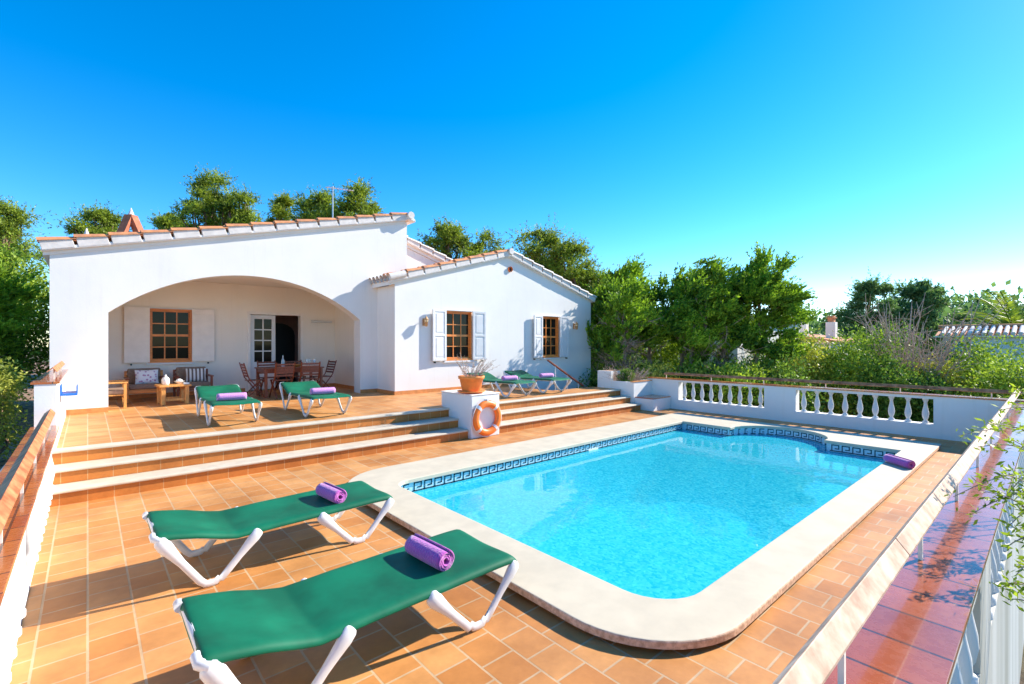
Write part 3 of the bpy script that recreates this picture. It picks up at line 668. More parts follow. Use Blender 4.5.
# ------------------------------------------------------------------ loungers
def make_lounger(label, head=.10):
    e = empty('sun_lounger', (0, 0, 0), 0, label, 'sun lounger', 'green and white sun loungers')
    fl = .345; z_h = fl+head
    prof = [(-.0, z_h-.035), (.012, z_h), (.10, z_h-.012), (.25, fl+head*.60-.004), (.40, fl+head*.22-.014), (.50, fl-.016), (.58, fl-.012), (.9, fl-.004), (1.25, fl), (1.62, fl+.008), (1.76, fl+.006), (1.80, fl-.022)]
    mb = MB(); hw = .30; ys = [-hw-.012, -hw-.010, -hw+.02, -.2, -.1, 0, .1, .2, hw-.02, hw+.010, hw+.012]
    vs = []
    fine = []
    for (xa, za), (xb, zb) in zip(prof, prof[1:]):
        for k in range(3): fine.append((xa+(xb-xa)*k/3, za+(zb-za)*k/3))
    fine.append(prof[-1])
    for i, (x, z) in enumerate(fine):
        for j, y in enumerate(ys):
            dz = {0: -.040, 10: -.040, 1: -.016, 9: -.016}.get(j, 0); sag = (-.016*(1-(y/hw)**2) + .0035*math.sin(x*19+y*7)*math.sin(y*11+2*x)) if 1 < j < 9 else 0
            vs.append((x, y, z+dz+sag))
    n = len(ys); mb.add(vs, [(i*n+j, (i+1)*n+j, (i+1)*n+j+1, i*n+j+1) for i in range(len(fine)-1) for j in range(n-1)], True)
    o = mb.build('sling', M['sling'], e, recalc=False); sd = o.modifiers.new('thick', 'SOLIDIFY'); sd.thickness = .008; sd.offset = 1
    sb_ = o.modifiers.new('sub', 'SUBSURF'); sb_.levels = 1; sb_.render_levels = 1
    for s in (-1, 1):
        mb = MB(); mb.tube([(x, s*(hw-.012), z-.03) for x, z in prof[1:-1]], .021, 8); mb.build('side_rail', M['whitepl'], e)
        for xa, xm_, xb, za, zb in ((.035, .33, .64, z_h-.062, fl-.052), (1.14, 1.47, 1.77, fl-.05, fl-.055)):
            mb = MB(); y = s*(hw+.012); path = []; rad = []
            A, B, F = Vector((xa, y, za)), Vector((xb, y, zb)), Vector((xm_, y, -.035))
            for t in (-.07, -.06, -.03, .06, .14, .25, .4, .6, .78, .9): path.append(A.lerp(F, t)); rad.append({-.07: .012, -.06: .030, -.03: .041}.get(t, .046 if t < .1 else .046-.020*min(1, (t-.06)/.3)))
            path.pop(); rad.pop()
            for q0, zz in ((-.052, .044), (-.034, .028), (-.012, .025), (.012, .025), (.034, .028), (.052, .044)): path.append(Vector((xm_+q0, y, zz))); rad.append(.025)
            for t in ( .78, .6, .4, .25, .14, .06, -.03, -.06, -.07): path.append(B.lerp(F, t)); rad.append({-.07: .012, -.06: .028, -.03: .038}.get(t, .042 if t < .1 else .042-.016*min(1, (t-.06)/.3)))
            mb.tube(path, rad, 12, up=(0, 1, 0), squash=1)
            mb.v = [(x_, y+(y_-y)*.55, z__) for x_, y_, z__ in mb.v]
            mb.build('leg', M['whitepl'], e)
        mb = MB(); mb.tube([(-.008, s*(hw-.06), z_h-.022), (-.008, s*(hw-.005), z_h-.026), (.03, s*(hw+.012), z_h-.045)], .024, 10); mb.build('corner_cap', M['whitepl'], e)
    mb = MB(); mb.tube([(.015, -hw, z_h-.03), (.015, hw, z_h-.03)], .02, 8); mb.build('end_rail', M['whitepl'], e)
    return e
low = make_lounger('long green lounger with white legs in the very foreground, a purple towel on it', .09)
low.location = (.34, 2.57, 0); low.scale = (.945, 1, 1)
dup(low, (.33, 4.20, 0), 0, 'green lounger on the pool deck nearest the steps, beside the pool corner')
up = make_lounger('leftmost green lounger on the terrace, in front of the coffee table', .13)
up.location = (1.68, 9.62, H); up.rotation_euler = (0, 0, R(-92))
dup(up, (2.98, 9.50, H), R(-91), 'green lounger on the terrace in front of the dining table')
dup(up, (7.18, 9.45, H), R(-90), 'green lounger on the terrace just behind the potted plant')
dup(up, (8.42, 9.50, H), R(-91), 'green lounger on the terrace below the right wing window, rightmost one')
# towels
def towel_roll(name, loc, rz, ln, r, mat, label):
    mb = MB(); pts = []; turns = 3.2; k = 64
    prof = [(r*(.22+.78*i/k)*(1+.02*math.sin(i*1.7)), 2*math.pi*turns*i/k) for i in range(k+1)]
    vs = []; seg = 10
    for a_ in range(seg+1):
        t = a_/seg; y = (t-.5)*ln; sc = 1-.05*abs(2*t-1)**4
        for i, (rr_, th) in enumerate(prof): vs.append((rr_*sc*math.cos(th), y + .006*math.sin(i*.35), rr_*sc*math.sin(th)*.93))
    n = k+1
    mb.add(vs, [(a_*n+i, a_*n+i+1, (a_+1)*n+i+1, (a_+1)*n+i) for a_ in range(seg) for i in range(k)], True)
    o = mb.build(name, mat, recalc=False); sd = o.modifiers.new('t', 'SOLIDIFY'); sd.thickness = r*.19; sd.offset = -1
    o.location = loc; o.rotation_euler = (0, 0, rz); tag(o, label, 'towel', 'rolled towels'); return o
towel_roll('rolled_towel', (1.58, 2.57, .40), R(4), .36, .060, M['towel'], 'purple rolled towel on the lounger in the very foreground')
towel_roll('rolled_towel', (1.57, 4.14, .40), R(6), .34, .058, M['towel'], 'purple rolled towel on the lower lounger nearest the steps')
towel_roll('rolled_towel', (8.03, 1.37, .125), R(-40), .40, .054, M['towel'], 'purple rolled towel lying on the pool edging near the right corner')
for x, y, t in ((1.62, 8.18, 'lilac rolled towel on the leftmost terrace lounger'), (2.95, 8.12, 'lilac rolled towel on the lounger in front of the dining table'),
             (7.18, 8.2, 'lilac rolled towel on the lounger behind the potted plant'), (8.42, 8.25, 'lilac rolled towel on the rightmost lounger below the window')):
    towel_roll('rolled_towel', (x, y, H+.400), R(90-8), .38, .052, M['towelp'], t)

# ------------------------------------------------------------------ lifebuoy, pot plant
lb = empty('lifebuoy', (5.335, 6.75, .345), 0, 'orange and white lifebuoy hanging on the white block between the steps', 'lifebuoy')
def torus(mb, Rr, r, a0, a1, n=40, m_=14, flat=.75):
    vs = []
    for i in range(n+1):
        t = a0+(a1-a0)*i/n
        for j in range(m_):
            p = 2*math.pi*j/m_; q = Rr+r*math.cos(p); vs.append((q*math.cos(t), -.045+r*flat*math.sin(p), q*math.sin(t)))
    mb.add(vs, [(i*m_+j, i*m_+(j+1) % m_, (i+1)*m_+(j+1) % m_, (i+1)*m_+j) for i in range(n) for j in range(m_)], True)
mb = MB(); torus(mb, .255, .062, 0, 2*math.pi, 64); mb.build('ring', M['orange'], lb, recalc=True)
for k in range(4):
    a0 = R(45+90*k); mb = MB(); torus(mb, .255, .065, a0-.10, a0+.10, 4); mb.build('band', M['whitepl'], lb)
mb = MB(); mb.tube([(.33*math.cos(t), -.05+.012*math.sin(4*t), .33*math.sin(t)) for t in [2*math.pi*i/48 for i in range(49)]], .006, 5); mb.build('grab_rope', M['ceramic'], lb)
mb = MB(); mb.box(-.02, -.07, .22, .02, 0, .34); mb.build('hook', M['whitepl'], lb)
pp = empty('potted_plant', (5.22, 7.02, .775), 0, 'terracotta pot of thin silvery sprigs standing on the white block', 'potted plant')
mb = MB(); mb.lathe([(.15, 0), (.17, .005), (.255, .03), (.26, .045), (.24, .045), (.16, .02)], n=28); mb.build('saucer', M['terra'], pp)
mb = MB(); mb.lathe([(.16, .022), (.165, .03), (.215, .26), (.235, .262), (.24, .31), (.222, .315), (.205, .29), (.2, .27)], n=32); mb.build('pot', M['terra'], pp)
mb = MB(); mb.lathe([(.0, .27), (.2, .275)], n=16); mb.build('soil', M['soil'], pp)
def quads(P, D, W, Ln, wd):  # P base (n,3), D direction, W width dir
    n = len(P); v = np.empty((n, 4, 3)); v[:, 0] = P; v[:, 2] = P+D*Ln[:, None]; mid = P+D*(Ln*.45)[:, None]
    v[:, 1] = mid+W*wd[:, None]; v[:, 3] = mid-W*wd[:, None]; return v.reshape(-1, 3)
def leafmesh(name, v, mat, parent=None):
    n = len(v)//4; me = bpy.data.meshes.new(name); me.vertices.add(len(v)); me.vertices.foreach_set('co', np.asarray(v, dtype=np.float32).ravel())
    me.loops.add(4*n); me.loops.foreach_set('vertex_index', np.arange(4*n, dtype=np.int32)); me.polygons.add(n)
    me.polygons.foreach_set('loop_start', np.arange(0, 4*n, 4, dtype=np.int32)); me.polygons.foreach_set('loop_total', np.full(n, 4, dtype=np.int32))
    me.materials.append(mat); me.update(calc_edges=True); me.validate()
    o = bpy.data.objects.new(name, me); col.objects.link(o)
    if parent: o.parent = parent
    return o
def unit(a): return a/np.maximum(1e-6, np.linalg.norm(a, axis=-1, keepdims=True))
def sprigs(parent, n, base_r, ln, lean, mat, stemmat, leaf=.02, per=26, bias=(0, 0, 1), z0=0, seed=1, wl=.35, names=('stems', 'leaves')):
    rg = np.random.default_rng(seed); mb = MB(); P_, D_, W_, L_ = [], [], [], []
    for i in range(n):
        t = rg.uniform(0, 2*math.pi); r = base_r*math.sqrt(rg.uniform()); p = np.array([r*math.cos(t), r*math.sin(t), z0])
        d = unit(np.array([math.cos(t)*lean, math.sin(t)*lean, 1.0])+rg.normal(0, .25, 3)*lean+np.array(bias)*.5); l = ln*rg.uniform(.55, 1.1)
        pts = [p + d*l*s + np.array([0, 0, -.12*l*lean])*s*s for s in np.linspace(0, 1, 5)]
        mb.tube(pts, [.004*(1-s*.6) for s in np.linspace(0, 1, 5)], 4, cap=False)
        for k in range(per):
            s = rg.uniform(.15, 1); q = p+d*l*s+np.array([0, 0, -.12*l*lean])*s*s
            P_.append(q); D_.append(unit(d*.8+rg.normal(0, .6, 3))); W_.append(unit(rg.normal(0, 1, 3))); L_.append(leaf*rg.uniform(.6, 1.3))
    mb.build(names[0], stemmat, parent); L_ = np.array(L_)
    leafmesh(names[1], quads(np.array(P_), np.array(D_), np.array(W_), L_, L_*wl*.5), mat, parent)
sprigs(pp, 40, .14, .50, .7, M['lav'], M['twig'], .035, 22, (.55, -.2, .2), .27, 5, .3)

# ------------------------------------------------------------------ veranda furniture
def armchair(loc, rz, label, mat, armmat, cushion=None):
    e = empty('armchair', loc, rz, label, 'armchair'); e.scale = (.90, .87, .87)
    w, dp = .34, .34       # faces -Y locally
    for sx in (-1, 1):
        for sy in (-1, 1):
            mb = MB(); mb.box(sx*w-.025, sy*dp-.025, 0, sx*w+.025, sy*dp+.025, .53 if sy < 0 else .70); mb.build('leg', mat, e, bevel=.004)
        mb = MB(); mb.box(sx*w-.04, -dp-.04, .531, sx*w+.04, dp-.026, .56); mb.build('armrest', armmat, e, bevel=.006)
    mb = MB(); mb.box(-w+.025, -dp-.01, .2, w-.025, -dp+.02, .28); mb.box(-w+.025, dp-.02, .2, w-.025, dp+.01, .28); mb.box(-w+.026, -dp+.03, .27, w-.026, dp-.03, .295)
    for z in (.42, .56, .66): mb.box(-w+.025, dp-.012, z, w-.025, dp+.012, z+.05)
    mb.build('seat_frame', mat, e, bevel=.003)
    mb = MB(); mb.box(-w+.03, -dp+.0, .297, w-.03, dp-.03, .40); mb.build('seat_cushion', M['cushion'], e, bevel=.03, seg=3)
    mb = MB(); mb.prism([(dp-.14, .402), (dp-.03, .402), (dp-.02, .76), (dp-.12, .76)], -w+.03, w-.03, 'X'); mb.build('back_cushion', M['cushion'], e, bevel=.03, seg=3)
    return e
M['cushion'] = simple('brown_cushion_fabric2', (.26, .17, .12), .9, .15, 20)
armchair((.90, 12.6, H), 0, 'wooden armchair with brown cushions and a floral pillow under the left shutter', M['wood_or'], M['wood_rd'])
armchair((1.74, 12.6, H), 0, 'wooden armchair with brown cushions and a striped pillow right of the coffee table', M['wood_rd'], M['wood_rd'])
armchair((.22, 11.62, H), R(90), 'light pine armchair half hidden behind the left pillar of the arch', M['wood_lt'], M['wood_lt'])
def pillow(loc, rx, rz, w, h, mat, label):
    mb = MB(); n = 12; vs = []
    for s in (1, -1):
        for i in range(n+1):
            for j in range(n+1):
                u, v = 2*i/n-1, 2*j/n-1; t = .055*((1-u**4)*(1-v**4))**.6; k = 1-.05*(abs(u)*abs(v)) ; vs.append((u*w/2*(1-.06*(1-abs(v))), s*t, v*h/2*(1-.06*(1-abs(u)))))
    q = (n+1)**2; fs = []
    for s in range(2):
        for i in range(n):
            for j in range(n):
                f = (s*q+i*(n+1)+j, s*q+(i+1)*(n+1)+j, s*q+(i+1)*(n+1)+j+1, s*q+i*(n+1)+j+1); fs.append(f if s else f[::-1])
    mb.add(vs, fs, True); o = mb.build('pillow', mat); o.location = loc; o.rotation_euler = (rx, 0, rz); tag(o, label, 'pillow', 'scatter pillows'); return o
pillow((.93, 12.62, H+.49), R(-14), R(3), .40, .30, M['floral'], 'white pillow with pink and mauve floral print on the left brown armchair')
pillow((1.80, 12.62, H+.49), R(-14), R(-3), .38, .30, M['stripe'], 'pillow with brown and white stripes on the armchair nearer the door')
ct = empty('coffee_table', (1.27, 11.62, H), R(4), 'small light wooden coffee table between the armchairs', 'coffee table'); ct.scale = (.88,)*3
mb = MB(); mb.box(-.30, -.30, .39, .30, .30, .43); mb.build('tabletop', M['wood_lt'], ct, bevel=.008)
for sx in (-1, 1):
    for sy in (-1, 1): mb = MB(); mb.box(sx*.22-.04, sy*.22-.04, 0, sx*.22+.04, sy*.22+.04, .389); mb.build('leg', M['wood_lt'], ct, bevel=.008)
mb = MB(); mb.box(-.18, -.235, .08, .18, -.205, .13); mb.box(-.18, .205, .08, .18, .235, .13); mb.box(-.235, -.18, .30, -.205, .18, .38); mb.box(.205, -.18, .30, .235, .18, .38); mb.build('stretcher', M['wood_lt'], ct)
mb = MB(); mb.lathe([(.05, 0), (.065, .02), (.068, .10), (.05, .14), (.02, .16), (.018, .19), (.005, .2)], n=16); o = mb.build('lantern_jar', M['ceramic']); o.location = (1.15, 11.6, H+.38); tag(o, 'small white lidded jar standing on the left side of the coffee table', 'jar')
mb = MB()
mb.lathe([(.03, 0), (.035, .005), (.09, .05), (.095, .055), (.085, .052), (.03, .012)], n=20); o = mb.build('bowl', M['ceramic']); o.location = (1.38, 11.68, H+.38); tag(o, 'white bowl of folded napkins on the coffee table', 'bowl')
mb = MB(); mb.lathe([(.0, .03), (.06, .045), (.055, .08), (.02, .10)], n=9); mb.build('napkins', M['ceramic'], o)
mb = MB(); mb.box(-.05, -.03, 0, .05, .03, .035); o = mb.build('tissue_box', M['ceramic'], bevel=.006); o.location = (1.47, 11.45, H+.38); tag(o, 'tiny flat white box on the right corner of the coffee table', 'box')
# dining
dt = empty('dining_table', (3.50, 11.72, H), 0, 'reddish wooden dining table in the veranda before the open door', 'table'); dt.scale = (.76, .9, .88)
mb = MB()
for k in range(9): mb.box(-.85, -.45+.1*k, .70, .85, -.45+.1*k+.093, .73)
mb.build('tabletop', M['wood_rd'], dt, bevel=.004)
for sx in (-1, 1):
    for sy in (-1, 1): mb = MB(); mb.box(sx*.78-.035, sy*.38-.035, 0, sx*.78+.035, sy*.38+.035, .699); mb.build('leg', M['wood_rd'], dt, bevel=.004)
mb = MB(); mb.box(-.744, -.40, .61, .744, -.37, .699); mb.box(-.744, .37, .61, .744, .40, .699); mb.box(-.80, -.344, .61, -.77, .344, .699); mb.box(.77, -.344, .61, .80, .344, .699); mb.build('apron', M['wood_rd'], dt)
def fold_chair(label):      # faces +Y locally, back at -Y
    e = empty('folding_chair', (0, 0, 0), 0, label, 'chair', 'folding chairs round the dining table'); e.scale = (.88, .88, .86); w = .22
    for s in (-1, 1):
        mb = MB(); mb.tube([(s*w, .20, 0), (s*w, .02, .28), (s*w, -.16, .52), (s*w, -.27, .90)], .02, 6, squash=.7, up=(1, 0, 0)); mb.build('back_leg', M['wood_rd'], e)
        mb = MB(); mb.bar((s*(w-.035), -.22, 0), (s*(w-.035), .20, .44), .025, .035, (1, 0, 0)); mb.build('front_leg', M['wood_rd'], e)
    mb = MB()
    for k in range(5): mb.box(-w+.02, -.16+.08*k, .44, w-.02, -.16+.08*k+.065, .46)
    mb.build('seat', M['wood_rd'], e)
    mb = MB()
    for k in range(5):
        z = .57+k*.07; y = -.17-(z-.52)*.29; mb.bar((-w+.015, y, z), (w-.015, y, z), .014, .045)
    mb.build('backrest', M['wood_rd'], e); return e
fc = fold_chair('reddish folding chair at the left end of the dining table'); fc.location = (2.72, 11.6, H); fc.rotation_euler = (0, 0, R(-90))
dup(fc, (3.2, 11.28, H), R(4), 'reddish folding chair on the near side of the table, the left one of two')
dup(fc, (3.78, 11.3, H), R(-6), 'reddish folding chair on the near side of the table, the right one of two')
dup(fc, (4.30, 11.8, H), R(95), 'dark reddish folding chair at the right end of the dining table')
dup(fc, (3.2, 12.25, H), R(180), 'folding chair behind the dining table in front of the glazed door leaf')
dup(fc, (3.8, 12.25, H), R(180), 'folding chair behind the dining table, right one of the two at the back')
TZ = H+.643
mb = MB(); mb.lathe([(.035, 0), (.038, .01), (.038, .15), (.014, .2), (.013, .27)], n=14); o = mb.build('bottle', M['clear']); o.location = (3.36, 11.75, TZ); tag(o, 'clear glass bottle standing on the dining table', 'bottle')
for k, (x, y, t) in enumerate(((3.88, 11.7, 'leftmost of three wine glasses on the right half of the dining table'), (3.97, 11.8, 'middle one of three wine glasses on the right half of the dining table'), (4.06, 11.72, 'rightmost of three wine glasses on the dining table'))):
    if k == 0:
        mb = MB(); mb.lathe([(.03, 0), (.03, .004), (.005, .008), (.005, .08), (.035, .12), (.032, .17)], n=14); wg = mb.build('wine_glass', M['clear']); o = wg
    else: o = wg.copy(); col.objects.link(o)
    o.location = (x, y, TZ); tag(o, t, 'glass', 'wine glasses on the dining table')
mb = MB(); mb.lathe([(.04, 0), (.12, .05), (.125, .055), (.11, .05)], n=20); o = mb.build('fruit_bowl', M['wood_lt']); o.location = (3.66, 11.75, TZ); tag(o, 'shallow wooden bowl in the middle of the dining table', 'bowl')

# ------------------------------------------------------------------ trees
def lobes_points(rg, lobes, n, shell=.35):
    w = np.array([l[3]*l[4]*l[5] for l in lobes])**.75; w /= w.sum(); idx = rg.choice(len(lobes), n, p=w)
    Lb = np.array(lobes)[idx]; d = unit(rg.normal(0, 1, (n, 3))); r = rg.uniform(shell, 1, n)**.6
    r = r*(1+np.maximum(0, rg.normal(-.1, .30, n))); P_ = Lb[:, :3]+d*r[:, None]*Lb[:, 3:6]; return P_, d
def foliage(name, lobes, n, leaf, mat, parent, seed, up=.25, aspect=.5, shell=.35, spiky=False):
    rg = np.random.default_rng(seed); P_, d = lobes_points(rg, lobes, n, shell)
    D = unit(d*(1.0 if spiky else .7)+rg.normal(0, .45 if spiky else .7, (n, 3))+np.array([0, 0, up])); W_ = unit(np.cross(D, rg.normal(0, 1, (n, 3)))); Ln = leaf*rg.uniform(.6, 1.35, n)
    return leafmesh(name, quads(P_, D, W_, Ln, Ln*aspect*.5), mat, parent)
def sprays(name, twigs, per, leaf, mat, parent, seed, aspect=.35, spread=.5):
    """twigs: list of (base, dir, length): leaves set along each twig"""
    rg = np.random.default_rng(seed); B = np.array([t[0] for t in twigs]); Dr = np.array([t[1] for t in twigs]); Lt = np.array([t[2] for t in twigs])
    n = len(twigs); s = rg.uniform(0, 1, (n, per)); P_ = B[:, None, :]+Dr[:, None, :]*(Lt[:, None]*s)[..., None]
    P_ = P_ + rg.normal(0, 1, P_.shape)*(.05*Lt[:, None]*(1-s))[..., None]
    D = unit(Dr[:, None, :]+rg.normal(0, spread, P_.shape)); W_ = unit(np.cross(D, rg.normal(0, 1, P_.shape))); Ln = leaf*rg.uniform(.6, 1.3, (n*per))*(1.15-.5*s.ravel())
    return leafmesh(name, quads(P_.reshape(-1, 3), D.reshape(-1, 3), W_.reshape(-1, 3), Ln, Ln*aspect*.5), mat, parent)
def branchy(mb, p0, p1, r0, r1, rg, n=6, wob=.08):
    p0, p1 = np.array(p0, float), np.array(p1, float); l = np.linalg.norm(p1-p0); pts = []
    for i in range(n+1):
        t = i/n; pts.append(p0+(p1-p0)*t+(rg.normal(0, wob*l, 3) if 0 < i < n else 0)*1.0)
    mb.tube(pts, [r0+(r1-r0)*i/n for i in range(n+1)], 7, cap=False); return pts
def pine(loc, h, w, seed, label, group=None, mat='pine', n=14000, leaf=.20, lobn=44, crown0=.42, flat=.55, name='pine_tree', rz=0, src=None):
    """umbrella-ish Aleppo pine: trunk at loc, total height h, crown width w"""
    e = empty(name, loc, rz, label, 'pine tree', group)
    rg = np.random.default_rng(seed); mb = MB()
    lean = rg.normal(0, .015*h, 2); top = (lean[0], lean[1], h*.86); tr_ = branchy(mb, (0, 0, 0), top, .02*h, .008*h, rg, 8, .012)
    lobes = []
    for i in range(lobn):
        t = crown0+(1-crown0)*rg.uniform()**.8; a_ = rg.uniform(0, 6.283)
        tt = (t-crown0)/(1-crown0); rad = w*.5*math.sqrt(max(0, 1-tt**2.2))*rg.uniform(.15, 1)*(.55+.45*min(1, tt*3)); c_ = np.array([lean[0]*t+rad*math.cos(a_), lean[1]*t+rad*math.sin(a_), h*(t-.10*w/h)])
        s = w*rg.uniform(.055, .16); lobes.append((*c_, s*1.2, s*1.2, s*flat))
        st = max(1, min(7, int(t*7.5)))
        branchy(mb, tr_[st-1], c_-np.array([0, 0, s*.3]), .007*h, .0025*h, rg, 4, .05)
    mb.build('trunk', M['bark'], e, recalc=False)
    tw = []
    for lx, ly, lz, la, lb_, lc in lobes:
        for _ in range(58):
            d = unit(rg.normal(0, 1, 3)*np.array([1, 1, .75])+np.array([.12, -.1, .35])); q = np.array([lx, ly, lz])+rg.normal(0, .28, 3)*np.array([la, lb_, lc])
            tw.append((q, d, la*rg.uniform(.5, 1.35)))
    sprays('crown', tw, max(8, int(n*2.6/len(tw))), leaf, M[mat], e, seed+1, aspect=.30, spread=.55)
    return e
G = 'pines behind the villa'
GZ = -1.4
def z_(x): return x
def pine_at(px, ytop, d, wpx, seed, label, n=15000, leaf=.19, crown0=.45, lobn=60, group=G, mat='pine'):
    k = (px-512)/480; x, y = (.6626+.749*k)*d, (.749-.6626*k)*d; zt = 1.7-(ytop-342)*d/480
    return pine((x, y, GZ), (zt-GZ)/1.0, wpx*d/480*1.36, seed, label, group, mat=mat, n=n, leaf=leaf, crown0=crown0, lobn=lobn)
pine_at(205, 174, 31, 58, 3, 'tallest pine behind the main roof, left of centre', n=20000, crown0=.45, lobn=62)
pine_at(170, 210, 33, 44, 33, 'small low pine crown peeping over the roof left of the tallest pine', n=9000, crown0=.55)
pine_at(102, 206, 32, 62, 5, 'broad pine behind the terracotta chimney cowl', n=16000)
pine_at(248, 192, 31, 50, 8, 'round pine between the tallest pine and the roof antenna', n=15000)
pine_at(284, 197, 29, 40, 18, 'yellowish young pine left of the roof antenna', n=11000, mat='pineb')
pine_at(318, 190, 28, 64, 14, 'dark pine crown just left of the antenna mast', n=16000)
pine_at(350, 184, 27, 60, 13, 'wide dark pine directly behind the roof antenna', n=18000, lobn=60)
pine_at(448, 219, 26, 62, 21, 'pine behind the gap between the two gables', n=18000, leaf=.17, lobn=60)
pine_at(484, 232, 27, 46, 22, 'lower pine just left of the ridge of the wing', n=12000, leaf=.17)
pine_at(535, 224, 24, 66, 27, 'large pine rising behind the ridge of the wing roof', n=20000, leaf=.16, crown0=.4, lobn=64)
pine_at(572, 240, 23, 58, 28, 'pine behind the right slope of the wing roof', n=17000, leaf=.15, crown0=.4, lobn=56)
pine_at(606, 274, 22, 50, 29, 'low pine just right of the wing roof end', n=12000, leaf=.14)
GL = -.2
# left side hedge and trees
def bush(loc, s, seed, label, cat='shrub', mat='shrub', n=9000, leaf=.07, group=None, lobn=16, name='shrub', aspect=.5, src=None, rz=0, stems=True):
    """s = (width x, depth y, height)"""
    e = empty(name, loc, rz, label, cat, group)
    rg = np.random.default_rng(seed); lobes = []; mb = MB()
    for i in range(lobn):
        a_ = rg.uniform(0, 6.283); q = rg.uniform()**.5*.72; zz = rg.uniform(.12, .84)
        k = 1 if zz < .6 else 1-(zz-.6)*1.6
        c_ = (math.cos(a_)*q*s[0]/2*k, math.sin(a_)*q*s[1]/2*k, zz*s[2]); r_ = rg.uniform(.17, .30); lobes.append((*c_, s[0]*r_, s[1]*r_, s[2]*r_*.75))
        if stems and i % 2 == 0: branchy(mb, (rg.normal(0, .08), rg.normal(0, .08), 0), c_, .03, .008, rg, 4, .05)
    if stems: mb.build('stems', M['bark'], e, recalc=False)
    foliage('leaves', lobes, n, leaf, M[mat], e, seed+1, .2, aspect, .2); return e
def conifer(loc, h, w, seed, label, mat='cyp', n=900, per=22, leaf=.13, open_=0, cat='conifer', name='conifer_tree', group=None, trunks=1, wind=(0, 0), trunkmat='paleb', base=.12, twl=.75):
    """juniper / cypress: feathery sprays pointing up and out"""
    e = empty(name, loc, 0, label, cat, group); rg = np.random.default_rng(seed); mb = MB()
    spine = []
    for k in range(trunks):
        off = rg.normal(0, .12*w*(trunks > 1), 2); pts = branchy(mb, (off[0], off[1], 0), (off[0]*2+wind[0]*.6, off[1]*2+wind[1]*.6, h*.93), .022*h, .006*h, rg, 8, .012); spine.append(pts)
    tw = []
    nb = 46+(22 if open_ else 0); dry = []
    for i in range(nb):
        t = base+(1-base)*rg.uniform()**.8
        if open_ and t < open_ and rg.uniform() < .93:
            # bare dead branch
            sp = spine[rg.integers(len(spine))][min(8, int(t*8.5))]; a_ = rg.uniform(0, 6.283); l = w*.3*rg.uniform(.5, 1)
            bp_ = branchy(mb, sp, sp+np.array([math.cos(a_)*l, math.sin(a_)*l, l*.5]), .022, .006, rg, 4, .06)
            for q_ in range(7): b_ = bp_[rg.integers(1, 5)]; dd = unit(rg.normal(0, 1, 3)+np.array([0, 0, .3])); branchy(mb, b_, b_+dd*.35, .007, .003, rg, 2, .04); dry.append((b_, dd, .45))
            continue
        sp = spine[rg.integers(len(spine))][min(8, int(t*8.5))]; a_ = rg.uniform(0, 6.283)
        l = w*.5*(1.0-(max(0, t-.45)/.55)**1.5*.8)*rg.uniform(.55, 1.05); d = unit(np.array([math.cos(a_), math.sin(a_), rg.uniform(.25, .9)])); end = sp+d*l+np.array([wind[0], wind[1], 0])*t*.4
        branchy(mb, sp, end, .016, .004, rg, 3, .04)
        m_ = int(n/nb*1.5)
        cl = [(sp+(end-sp)*rg.uniform(.35, 1.05)+rg.normal(0, .10*w*.5, 3), rg.uniform(.45, 1.0), unit(d*.6+np.array([.34, -.30, .55])+rg.normal(0, .28, 3))) for _ in range(3)]
        for k in range(m_):
            cc, cs, cd = cl[k % 3]
            b_ = cc+rg.normal(0, .11*cs, 3)*np.array([1, 1, .6]); dd = unit(cd+(b_-cc)*1.5+rg.normal(0, .22, 3)); tw.append((b_, dd, twl*cs*rg.uniform(.5, 1.1)))
    mb.build('trunk', M[trunkmat], e, recalc=False)
    if dry: sprays('dry_sprays', dry, 10, .09, M['dry'], e, seed+9)
    sprays('crown', tw, per, leaf, M[mat], e, seed+3, aspect=.42, spread=.42); return e
conifer((-2.2, 16.2, GL), 4.0, 2.8, 41, 'bright green feathery conifer at the far left edge of the picture', n=1500, per=24, mat='cyp')
bush((-2.35, 20.0, GL), (3.7, 3.6, 4.7), 43, 'tall dense shrub against the left side wall of the villa', n=48000, leaf=.10, lobn=44, mat='shrub')
bush((-1.22, 11.0, GL), (.95, 1.5, 1.75), 44, 'pale leafed rounded shrub below the left corner of the villa', n=9000, leaf=.055, lobn=26, mat='shrub2')
bush((-3.9, 22.5, GL), (4.5, 4, 5.2), 45, 'dark tree mass at the far left behind the bright conifer', n=20000, leaf=.10, lobn=26, mat='shrubd', cat='tree', name='broadleaf_tree')
pine_at(2, 198, 22, 70, 47, 'yellow green pine crown at the upper left edge of the picture', n=16000, leaf=.15, group=None)
# conifers along the right of the wing
GC = 'feathery conifers beyond the far parapet'
conifer((12.35, 8.7, GZ), 4.75, 2.6, 57, 'thin half bare conifer with a pale trunk right beside the wing', group=GC, n=700, per=22, open_=.8)
conifer((13.4, 9.8, GZ), 4.7, 3.8, 51, 'shaggy conifer touching the right end of the wing', group=GC, n=1500, per=22, open_=.55, twl=.7)
conifer((15.6, 11.2, GZ), 5.7, 4.8, 52, 'conifer with bare pale trunk behind the planter', group=GC, n=1500, per=22, open_=.6)
conifer((15.0, 8.7, GZ), 5.3, 4.4, 53, 'conifer with several twisted bare trunks, middle of the row', group=GC, n=1400, per=22, open_=.66, trunks=3)
conifer((16.4, 8.0, GZ), 5.5, 4.6, 54, 'conifer with a high feathery top just left of the tallest one', group=GC, n=1500, per=22, open_=.5, trunks=2)
conifer((17.2, 6.95, GZ), 5.7, 4.0, 55, 'tallest bright green conifer, leaning right at the end of the row', group=GC, n=2400, per=24, open_=.0, wind=(.25, -.3))
conifer((18.2, 13.8, GZ), 6.0, 4.0, 56, 'darker conifer behind the row, near the neighbouring antenna', group=GC, n=1400, per=22)
